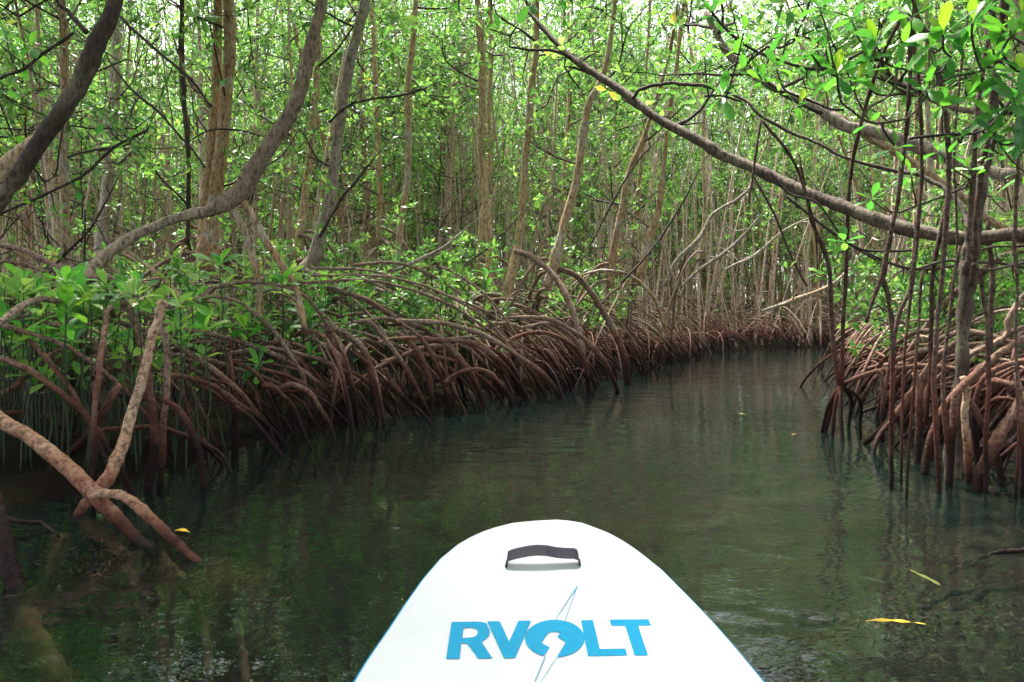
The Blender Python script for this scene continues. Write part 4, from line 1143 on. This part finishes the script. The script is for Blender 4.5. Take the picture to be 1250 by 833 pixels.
fringe(LBn, 20.0, 34, lambda D: 7, 1, 9.5, (1.6, 3.4), (.85, 1.4))      # long high ones behind
fringe(RBn, 14.5, 19.5, lambda D: 13, -1, 12.0, (.9, 2.4), (.5, .98))
fringe(RBn, 19.5, 44, lambda D: 14, -1, 12.0, (.9, 2.6), (.4, .95))
# second row inland: a low tangle
def tangle(n, xr, yr, zr, single_to):
    for k in range(n):
        p = np.array([rngR.uniform(*xr), rngR.uniform(*yr)])
        if inland([p])[0] < .45 or abs(p[0]) > .8 * p[1] + 1: continue
        a = rngR.uniform(0, 6.28); L = rngR.uniform(.8, 2.2)
        e = p + np.array([math.cos(a), math.sin(a)]) * L
        if inland([e])[0] < -.1: continue
        g = float(ground_z(e)[0])
        c = root_arc(rngR, (p[0], p[1], rngR.uniform(*zr)), (e[0], e[1], g - .05), rngR.uniform(0, .35), rngR.uniform(.1, .5), 6)
        own = min(ALLT, key=lambda T: (T[0] - p[0]) ** 2 + (T[1] - p[1]) ** 2)[2]
        near = math.hypot(*p) < single_to
        mb = MB() if near else joined.setdefault(own.name, (own, MB()))[1]
        n0 = len(mb.V); r0 = rngR.uniform(.009, .021)
        tube(mb, c, np.linspace(r0, r0 * .8, 6), 7 if near else 5, 3 if near else 2, rough=.05, wob=.006, rng=rngR, cap=near)
        for k2 in range(n0, len(mb.V)): mb.V[k2] = local_mat(own, mb.V[k2])
        if near: mb.build('prop_root', M_root, own)
tangle(30, (-5.5, -1.5), (4.0, 7.5), (.5, 1.1), 7.5)
tangle(260, (-9, 2), (6.5, 11), (.5, 1.35), 6.5)
tangle(420, (-12, 18), (10, 20), (.5, 1.2), 6.5)
tangle(150, (2.8, 9), (3.6, 11), (.4, 1.0), 6.5)
for nm, (own, mb) in joined.items():
    o = mb.build('prop_roots', M_root, own); o['kind'] = 'stuff'

# ------------------------------------------------------------------ seedlings
rngS = np.random.default_rng(31)
def seedling(label, group, top, L, n, near=True, lean=.05, tiers=1):
    g = float(ground_z(top[:2])[0])
    base = np.array([top[0] + rngS.normal(0, lean), top[1] + rngS.normal(0, lean), g])
    t = thing('mangrove_seedling', base, label, 'seedling', group)
    mb = MB(); mid = (base + top) / 2 + rngS.normal(0, .02, 3)
    low = base + (top - base) * .35
    tube(mb, [base - UP * .05, low, mid, top], [.0065, .006, .0045, .0035], 6, 3, wob=.002, rng=rngS)
    mb.build('stem', M_stem, t, origin=base)
    cs = [(top, n)]
    if tiers > 1: cs.append((top - (top - base) * .12, max(2, n // 2)))
    ax = (rngS.normal(0, .15), rngS.normal(0, .15) - .1, 1)
    if near:
        for c, k in cs: rosette(rngS, c, ax, k, L, LEAF_S, t, base, 0, 72, -8)
    else:
        mb = MB()
        for c, k in cs: rosettes(mb, np.array([c]), np.array([ax]), rngS, k, L, LT_MID)
        tag(mb.build('leaves', M_leaf, t, smooth=False, origin=base), kind='stuff')
    return t
NAMED = [
 (80, 346, 30, 9, 2, 'tall seedling with bright long leaves where the curved root begins to arch'), (24, 344, 24, 8, 2, 'pale green seedling near the left edge below the horizontal grey root'), (82, 380, 34, 9, 2, 'dark broad-leaved seedling in front, left of the sawn-off root post'),
 (65, 376, 22, 7, 1, 'small dark seedling crowded behind the broad-leaved one'), (152, 420, 26, 9, 2, 'glossy seedling touching the left side of the sawn-off root post'), (120, 412, 18, 6, 1, 'little round-leaved seedling between the broad-leaved one and the root post'),
 (222, 396, 28, 8, 1, 'dark seedling immediately right of the sawn-off root post'), (344, 348, 28, 8, 1, 'seedling with horizontal leaves beneath the two props of the S-curved trunk'), (396, 350, 28, 9, 2, 'yellow-green seedling right below the flared foot of the pale trunk'),
 (380, 388, 30, 10, 2, 'bushy blue-green seedling halfway along the left bank'), (298, 402, 28, 9, 2, 'broad dark seedling above the arching reddish root'), (316, 446, 24, 7, 2, 'low seedling hanging over the dark gap under the roots'),
 (268, 324, 28, 6, 1, 'seedling with large drooping leaves at the foot of the twin stems'), (428, 350, 22, 8, 1, 'seedling perched right of the yellow-green one'), (6, 392, 28, 8, 2, 'dark seedling cut by the left edge of the view'), (86, 440, 16, 6, 2, 'small seedling low down, with green stem above the mud'),
 (46, 404, 24, 7, 1, 'seedling with hanging dark leaf left of the broad-leaved one'), (148, 336, 20, 7, 1, 'small bright seedling beyond the arching root'), (596, 334, 20, 8, 2, 'bright sprout at the foot of the straight central mangrove'), (445, 434, 16, 6, 1, 'tiny seedling low in front of the root fringe'),
 (380, 434, 18, 6, 2, 'pale two-tiered seedling just above the root gap')]
for px, py, lp, n, ti, lab in NAMED:
    D = min(8.0, max(3.3, .125 * FPX / lp))
    while inland([P(px, py, D)[:2]])[0] < .45 and D < 9: D += .1
    seedling(lab, None, P(px, py, D), min(.17, lp / FPX * D), n, True, .04, ti)
for k in range(120):
    px = rngS.uniform(-20, 250); py = 345 + 135 * rngS.beta(1, 1.25)
    D = rngS.uniform(3.6, 4.9); top = P(px, py, D)
    if inland([top[:2]])[0] < .15: continue
    seedling('small green seedling in the crowd on the mud of the near left bank', 'seedlings crowding the near left bank', top, rngS.uniform(.10, .15), int(rngS.integers(5, 9)), k < 40, .06, 1)
for k in range(190):
    px = rngS.uniform(200, 620); py = 345 + (px - 230) * .05 + rngS.uniform(-25, 65)
    D = rngS.uniform(4.9, 7.0) + (px - 230) * .006; top = P(px, py, D)
    if inland([top[:2]])[0] < .4: continue
    seedling('small seedling sprouting between the prop roots of the left bank', 'seedlings between the left bank roots', top, rngS.uniform(.10, .15), int(rngS.integers(6, 10)), False, .05, int(rngS.integers(1, 3)))
# leafy saplings (knee to man high) further back, copies of six
SAP = []
for i in range(6):
    rng = np.random.default_rng(400 + i)
    r = thing('mangrove_sapling', (0, 0, 0), 'x', 'sapling')
    h = rng.uniform(1.1, 2.2)
    pts = [np.zeros(3)]
    for k in range(5): pts.append(pts[-1] + np.array([rng.normal(0, .06), rng.normal(0, .06), h / 5]))
    mb = MB(); q, _ = tube(mb, pts, np.linspace(.016, .007, 6), 6, 3, wob=.004, rng=rng, cap=False)
    a = mb.build('stem', M_twig, r)
    B, L = grow(rng, q, .45, h, 8, .45, 2, 3.0, .105, None, dens_low=.5, spread=.12, nleaf=8, br_r=.006)
    b_ = B.build('branches', M_twig, r); b_['kind'] = 'stuff'
    c_ = L.build('crown', M_leaf, r, smooth=False); c_['kind'] = 'stuff'
    KIDS[r.name] = [a, b_, c_]; SAP.append(r)
sused = [False] * 6
cnt = 0
while cnt < 95:
    if cnt < 40: p = np.array([rngS.uniform(-7, 4), rngS.uniform(6.2, 12)])
    elif cnt < 85: p = np.array([rngS.uniform(3.4, 9), rngS.uniform(5.2, 12)])
    else: p = np.array([rngS.uniform(-12, 16), rngS.uniform(10, 22)])
    if inland([p])[0] < .35 or abs(p[0]) > .78 * p[1] + .5: continue
    i = int(rngS.integers(6)); cnt += 1
    loc = (float(p[0]), float(p[1]), float(ground_z(p)[0])); rz = rngS.uniform(0, 6.28); sc = rngS.uniform(.6, 1.05)
    if cnt <= 40: lab, grp = 'leafy mangrove sapling rising out of the roots behind the left bank', 'saplings behind the left bank'
    elif cnt <= 85: lab, grp = 'leafy mangrove sapling rising out of the right bank roots', 'saplings behind the right bank'
    else: lab, grp = 'far leafy mangrove sapling between the stems of the stand', 'far saplings in the stand'
    if not sused[i]:
        sused[i] = True; o = SAP[i]; o.location = loc; o.rotation_euler = (0, 0, rz); o.scale = (sc,) * 3; o['label'] = lab; o['group'] = grp
    else: dup_tree(SAP[i], loc, rz, sc, lab, grp)

# ------------------------------------------------------------------ leafy overhanging sprays (upper left, top centre)
def spray(label, ros, stem, D, own):
    base = tuple(own.location)
    o, q = traced('twig', [(x, y, 4) for x, y in stem], D, M_twig, own, base, 6, 4)
    for px, py, lp, n in ros:
        v = min(q, key=lambda v: math.hypot(px_of(*v)[0] - px, px_of(*v)[1] - py))
        c = P(px, py, float(v[1]))
        mb = MB(); tube(mb, [v, (v + c) / 2 + np.array([0, 0, -.03]), c], [.006, .005, .004], 5, 3); mb.build('twig', M_twig, own, origin=base)
        rosette(rngL, c, (rngL.normal(0, .3), -.2, 1), n, lp / FPX * float(v[1]), LEAF_N, o, base, 0, 65, -40)
spray('', [(8, 50, 22, 7), (38, 58, 24, 7), (28, 75, 18, 6), (55, 110, 16, 6), (10, 110, 18, 6)], [(-40, 120), (0, 96), (30, 84), (60, 60), (90, 40)], 3.9, HT['darkdiag'])
spray('', [(130, 150, 18, 7), (158, 172, 18, 7), (110, 200, 16, 7), (70, 262, 16, 7), (38, 250, 16, 7), (95, 230, 14, 6), (180, 150, 14, 6), (30, 185, 18, 6)], [(0, 262), (50, 240), (100, 215), (140, 180), (178, 160)], 5.0, HT['pale2'])
spray('', [(905, 60, 20, 7), (925, 92, 20, 7), (960, 40, 22, 7), (985, 96, 20, 7), (1008, 60, 22, 7), (1040, 26, 24, 7), (1062, 150, 20, 6), (870, 20, 20, 7), (1000, 10, 22, 7)], [(850, -10), (890, 40), (940, 70), (1000, 85), (1060, 60)], 3.7, HT['big2'])
spray('', [(1150, 130, 24, 7), (1225, 100, 28, 7), (1250, 210, 24, 7), (1225, 190, 22, 7), (1170, 170, 20, 6), (1246, 130, 30, 7), (1205, 8, 30, 8)], [(1260, 60), (1235, 120), (1200, 160), (1150, 165), (1110, 170)], 3.3, RT)
spray('', [(1020, 296, 14, 7), (1060, 330, 14, 7), (1000, 250, 14, 6), (1100, 345, 14, 7), (1215, 300, 16, 7), (1240, 345, 16, 7), (1150, 345, 14, 6)], [(960, 240), (1010, 280), (1060, 310), (1120, 330), (1200, 320), (1270, 330)], 5.2, HT['big2'])
spray('', [(648, 4, 26, 6), (600, 10, 26, 5), (690, 20, 16, 6), (560, 14, 12, 5)], [(560, -10), (600, -4), (640, -6), (700, -20)], 3.6, HT['big1'])

# ------------------------------------------------------------------ paddle board
def deck_z(y):
    return .135 + .075 * max(0.0, (y - 1.15) / 1.25) ** 2
def on_deck(px, py, lift=0.0):
    d = ray(px, py); y = 2.0
    for _ in range(30):
        t = (deck_z(y) + lift - CAM_H) / d[2]; y = d[1] * t
    return np.array([d[0] * t, y, deck_z(y) + lift])
ZO = [(620, 78), (560, 79.4), (500, 84.5), (455, 95), (420, 106), (385, 121), (350, 141), (300, 181), (250, 239), (200, 309), (150, 384), (100, 455), (60, 519)]
ZR = [(620, 78), (660, 79.6), (700, 86), (735, 99), (770, 112), (810, 134), (850, 160), (920, 216), (980, 276), (1050, 347), (1120, 425), (1200, 519)]
Lo = [on_deck(400 + x / 2.232, 600 + y / 2.232) for x, y in ZO]
Ro = [on_deck(400 + x / 2.232, 600 + y / 2.232) for x, y in ZR]
tip = Lo[0]
ax_d = ((Lo[-1] + Ro[-1]) / 2 - tip); ax_d[2] = 0; ax_d = ax_d / np.linalg.norm(ax_d)    # towards the tail
ax_s = np.array([-ax_d[1], ax_d[0], 0])
def prof(pts):
    a = [((p - tip) @ ax_d, abs((p - tip) @ ax_s)) for p in pts]
    return np.array([v[0] for v in a]), np.array([v[1] for v in a])
la, lw = prof(Lo); ra, rw = prof(Ro)
LEN = 3.25
st = np.concatenate([[0, .001, .003, .006, .011, .02, .03, .045, .07], np.arange(.1, 1.6, .05), np.arange(1.65, 2.7, .1), [2.75, 2.9, 3.0, 3.08, 3.14, 3.18, 3.21, 3.235, 3.25]])
def width(s):
    w = .5 * (np.interp(s, np.maximum.accumulate(la), lw) + np.interp(s, np.maximum.accumulate(ra), rw))
    if s > la[-1]:
        w0 = .5 * (lw[-1] + rw[-1]); w = min(w0, w0)
        w = w0 + .015 * math.sin(min(1, (s - la[-1]) / .5) * math.pi / 2)
        if s > 1.9: w *= 1 - .22 * ((s - 1.9) / 1.35) ** 2
        if s > 2.75: w *= math.sqrt(max(0, 1 - ((s - 2.75) / .505) ** 2 * .98))
    return float(w)
W0 = np.array([width(s) for s in st])
def side_w(a_, w_):
    out = []
    for s_, w0 in zip(st, W0):
        if s_ < a_[-1]:
            k = int(np.searchsorted(a_, s_, 'right'))
            if k <= 1: w = w_[1] * math.sqrt(max(s_, .0008) / max(a_[1], .002)) if s_ < a_[1] else w_[1]
            else: w = np.interp(s_, a_, w_)
        else:
            w = w_[-1] + (w0 - w_[-1]) * min(1, (s_ - a_[-1]) / .4)
        out.append(w)
    return np.array(out)
la2, ra2 = np.maximum.accumulate(la), np.maximum.accumulate(ra)
print('outline', np.round(la, 3), np.round(lw, 3), np.round(ra, 3), np.round(rw, 3))
WL, WR = side_w(la2, lw), side_w(ra2, rw)
if (Lo[-1] - tip) @ ax_s > 0: WP, WN = WL, WR       # widths on the +ax_s and -ax_s sides
else: WP, WN = WR, WL
cen = [tip + ax_d * s for s in st]; KC = 28
bo = thing('paddle_board', (float(cen[KC][0]), float(cen[KC][1]), 0.0), 'white inflatable paddle board with blue rail and lettering, its nose pointing up the channel', 'paddle board')
BO = tuple(bo.location)
TH = .14
def ring(s_i, w):
    """deck half-section: list of (side offset, z offset) from left to right, deck only"""
    return [(-w + .012, 0), (-w * .6, .0), (0, .0), (w * .6, 0), (w - .012, 0)]
mb = MB(); V = []
for c, wp, wn in zip(cen, WP, WN):
    z = deck_z(c[1])
    for f in np.linspace(-1, 1, 13):
        V.append(c * np.array([1, 1, 0]) + ax_s * f * max(.006, (wp if f > 0 else wn) - .010) + np.array([0, 0, z + .0012 * (1 - f * f)]))
n = 13
I = np.arange(len(cen) - 1)[:, None] * n + np.arange(n - 1)[None]
I = I.reshape(-1)
mb.add(V, [np.stack([I, I + 1, I + n + 1, I + n], -1)])
dk = mb.build('deck', M_board, bo, origin=BO)
mb = MB(); V = []
arc = [(-.010, .0), (-.004, -.0035), (.000, -.012), (.004, -.03), (.006, -.07), (.000, -.11), (-.02, -.135), (-.06, -.14)]
full = [(-1, o, z) for o, z in arc] + [(1, o, z) for o, z in arc[::-1]]
for c, wp, wn in zip(cen, WP, WN):
    z = deck_z(c[1])
    for sg, o, dz in full:
        off = max(0.004, (wp if sg > 0 else wn) + o)
        V.append(c * np.array([1, 1, 0]) + ax_s * sg * off + np.array([0, 0, z + dz]))
V = np.array(V)
# the nose cap: rows collapse forward a little with height so the tip is rounded
n = len(full)
I = (np.arange(len(cen) - 1)[:, None] * n + np.arange(n)[None])
J = (np.arange(len(cen) - 1)[:, None] * n + (np.arange(n)[None] + 1) % n)
keep = np.ones(n, bool); keep[n - 1] = False
I, J = I[:, keep].reshape(-1), J[:, keep].reshape(-1)
mb.add(V, [np.stack([I, I + n, J + n, J], -1), np.array([[k for k in (i, i + 1, 2 * len(arc) - 2 - i, 2 * len(arc) - 1 - i)] for i in range(len(arc) - 1)])])
mb.build('side_rail', M_blue, bo, origin=BO)
# handle patch, handle strap, print
def flat_poly(name, outline, m, lift, holes=(), parent=bo, thick=0):
    pl = [[Vector(p) for p in outline]] + [[Vector(p) for p in h] for h in holes]
    tr = tessellate_polygon([[Vector((p[0], p[1], 0)) for p in l] for l in pl])
    flat = [p for l in pl for p in l]
    V = np.array([on_deck(p[0], p[1], lift + .0012) for p in flat])
    mb = MB(); mb.add(V, [np.array([t for t in tr])])
    o = mb.build(name, m, parent, smooth=False, origin=BO)
    return o
hc = on_deck(662, 690)
Vp = []
for r1, zz in ((0, .0022), (.84, .0022), (.95, .0018), (1.0, .0004)):
    for k in range(40):
        a = 2 * math.pi * k / 40
        p = hc + ax_s * (-1) * math.copysign(abs(math.cos(a)) ** .8, math.cos(a)) * .172 * r1 + ax_d * math.sin(a) * .062 * r1
        p[2] = deck_z(p[1]) + zz
        Vp.append(p)
I = (np.arange(3)[:, None] * 40 + np.arange(40)[None]).reshape(-1); J = (np.arange(3)[:, None] * 40 + (np.arange(40)[None] + 1) % 40).reshape(-1)
mb = MB(); mb.add(Vp, [np.stack([I, J, J + 40, I + 40], -1)]); mb.build('handle_patch', M_board, bo, origin=BO)
hl, hr = on_deck(618, 689, .006), on_deck(707, 687, .006)
mb = MB(); V = []
dirx = unit(hr - hl)
prof_t = [(0, 0.0), (.004, .006), (.015, .014), (.06, .019), (.15, .024), (.3, .030), (.42, .032), (.55, .030), (.68, .024), (.80, .021), (.92, .020), (.975, .016), (.995, .008), (1, 0)]
for t, h in prof_t:
    c = hl + (hr - hl) * t + UP * h
    for dy, dz in ((-.024, .010), (-.024, .016), (-.012, .0135), (-.010, .0120), (.010, .004), (.012, .0045), (.024, .001), (.024, -.005)):
        V.append(c + ax_d * dy + UP * max(0, dz * min(1, h / .012)))
n = 8; I = (np.arange(len(prof_t) - 1)[:, None] * n + np.arange(n)[None]).reshape(-1); J = (np.arange(len(prof_t) - 1)[:, None] * n + (np.arange(n)[None] + 1) % n).reshape(-1)
mb.add(V, [np.stack([I, I + n, J + n, J], -1)]); mb.build('handle', M_strap, bo, smooth=False, origin=BO)
for h_ in (hl, hr):
    mb = MB()
    V = [h_ + dirx * a + ax_d * b + UP * c for c in (-.002, .004) for a, b in ((-.002, -.022), (.004, -.022), (.004, .022), (-.002, .022))]
    mb.add(V, [np.array([(0, 3, 2, 1), (4, 5, 6, 7), (0, 1, 5, 4), (1, 2, 6, 5), (2, 3, 7, 6), (3, 0, 4, 7)])]); mb.build('strap_anchor', M_strap, bo, smooth=False, origin=BO)
def Z(pts): return [(530 + x / 4.464, 700 + y / 4.466) for x, y in pts]
LT = .0012
Rr = [(95, 265), (170, 264), (225, 263), (262, 266), (285, 272), (290, 285), (300, 303), (304, 320), (298, 340), (283, 358), (258, 373), (288, 418), (318, 463), (280, 464), (240, 465), (210, 423), (182, 384), (172, 381), (160, 380), (148, 382), (143, 424), (138, 465), (100, 465), (65, 465), (80, 365)]
flat_poly('letter', Z(Rr), M_blue, LT, [Z([(160, 298), (190, 295), (215, 297), (232, 305), (238, 320), (233, 336), (215, 347), (190, 351), (154, 352), (156, 325)])])
flat_poly('letter', Z([(288, 262), (323, 261), (358, 262), (384, 318), (408, 371), (434, 316), (458, 260), (493, 258), (528, 258), (510, 300), (480, 372), (440, 460), (410, 461), (380, 462), (335, 362)]), M_blue, LT + .0003)
el = []
for a in np.linspace(112, 388 + 58, 64):   # the O runs round the ellipse from one side of the bolt to the other
    ar = R(a); el.append((657 + 162 * math.cos(ar), 355 + 102 * math.sin(ar)))
inner = [(690, 420), (716, 377), (698, 362), (670, 346), (680, 335), (683, 322), (655, 318), (625, 321), (605, 346), (584, 379), (604, 390), (629, 403), (612, 430)]
flat_poly('letter', Z(el + inner), M_blue, LT + .0006)
flat_poly('letter', Z([(800, 256), (865, 254), (884, 330), (903, 412), (970, 411), (1042, 410), (1052, 448), (945, 450), (838, 452), (818, 350)]), M_blue, LT)
flat_poly('letter', Z([(955, 252), (1060, 251), (1168, 250), (1182, 284), (1112, 285), (1138, 365), (1166, 447), (1130, 448), (1092, 448), (1066, 366), (1040, 286), (966, 286)]), M_blue, LT)
def pline(a, b, w0, w1):
    a, b = np.array(a, float), np.array(b, float); d = unit(b - a); s = np.array([-d[1], d[0]])
    return [tuple(a + s * w0), tuple(b + s * w1), tuple(b - s * w1), tuple(a - s * w0)]
for a, b, w0, w1 in (((781, 66), (660, 252), 3.0, 1.6), ((781, 66), (712, 258), 2.2, 1.8), ((606, 452), (477, 756), 3.0, 2.4), ((668, 455), (477, 756), 1.6, 1.6)):
    flat_poly('bolt_line', Z(pline(a, b, w0, w1)), M_thinline, LT + .0008)
flat_poly('bolt_tip', Z([(781, 66), (772, 98), (760, 112), (765, 92)]), M_thinline, LT + .0011)

# ------------------------------------------------------------------ floating leaves, sunken branch and litter
def float_leaf(label, px, py, L, az, m, z=.006, width=.4, curl=.1, cat='leaf'):
    me = leaf_mesh(int(px), m, width=width)
    p = G(px, py, z)
    o = link('fallen_leaf', me, None, tuple(p)); o.scale = (L, L, L); o.rotation_euler = (0, curl, R(az))
    return tag(o, label, cat)
float_leaf('yellow fallen leaf floating beside the forked pale root', 232, 650, .082, 160, M_yellow, .010, .42, -.15)
float_leaf('narrow yellow-orange leaf floating on the open water right of the board', 1130, 762, .155, 152, M_yellow, .008, .14, .05)
float_leaf('slender straw-coloured leaf drifting just under the surface, upper one on the right', 1104, 693, .13, -60, M_palestraw, -.02, .14)
float_leaf('tiny orange leaf drifting in the middle of the channel', 973, 530, .05, 150, M_yellow, .006)
float_leaf('pale leaf floating far up the channel before the root fringe', 900, 505, .10, 10, M_palestraw, .006, .3)
float_leaf('small yellow leaf caught at the foot of the left bank roots', 566, 491, .10, 20, M_yellow, .01)
float_leaf('yellow leaf lying on the mud under the left bank roots', 402, 488, .10, 10, M_yellow, .02)
def sunk(label, segs, rad, m=M_root):
    p0 = G(*segs[0][0]); t = thing('sunken_branch', p0, label, 'branch')
    for k, s in enumerate(segs):
        mb = MB(); tube(mb, [G(*v) for v in s], np.linspace(rad, rad * .5, len(s)), 9, 6, rough=.08, wob=.004, rng=rngF, knots=5)
        mb.build('branch' if k == 0 else 'side_branch', m, t, origin=p0)
sunk('dark forked branch lying half sunken at the right edge', [[(1300, 712, .0), (1250, 716, -.012), (1210, 719, -.02), (1170, 724, -.03), (1140, 736, -.06), (1110, 745, -.1)], [(1200, 720, -.02), (1185, 735, -.04), (1165, 745, -.08)]], .016)
sunk('dark crooked stick poking out of the water at the right edge above the forked branch', [[(1300, 662, .05), (1262, 668, .03), (1230, 672, .01), (1195, 680, -.01), (1178, 694, -.03)], [(1200, 678, -.01), (1183, 684, -.02), (1160, 700, -.06)]], .011)
sunk('thin dark stick lying across the shallows behind the forked root', [[(-20, 622, .06), (20, 636, .04), (50, 640, .02), (72, 655, -.01)]], .012)
rngW = np.random.default_rng(8)
def weed(label, px, py, z, rx, n, m):
    c = G(px, py, z); mb = MB()
    b = c + rngW.normal(0, 1, (n, 3)) * np.array([rx, rx * .7, .04]); b[:, 2] = np.minimum(b[:, 2], -.05)
    d = unit(rngW.normal(0, 1, (n, 3)) + UP * .4)
    leaves(mb, b, d, unit(rngW.normal(0, 1, (n, 3))), rngW.uniform(.02, .06, n), rngW.uniform(.006, .02, n))
    V = mb.V[-1]; V[:, 2] = np.minimum(V[:, 2], -.012)
    tag(mb.build('water_weed', m, None, smooth=False), label, 'water weed', kind='stuff')
weed('brown leaf litter and algae on the shallow bed below the right edge branch', 1190, 780, -.3, .16, 150, M_weed)
weed('olive water weed on the bed at the lower right corner', 1215, 745, -.34, .22, 120, M_weed)
weed('brown algae clump on the bed right of the paddle board', 1085, 770, -.3, .10, 80, M_weed)
weed('olive algae over the bed between the sunken roots on the left', 110, 760, -.34, .25, 350, M_weed)
weed('brown algae under the forked root in the shallows', 120, 690, -.2, .12, 250, M_algae)
print('objects', len(bpy.data.objects))
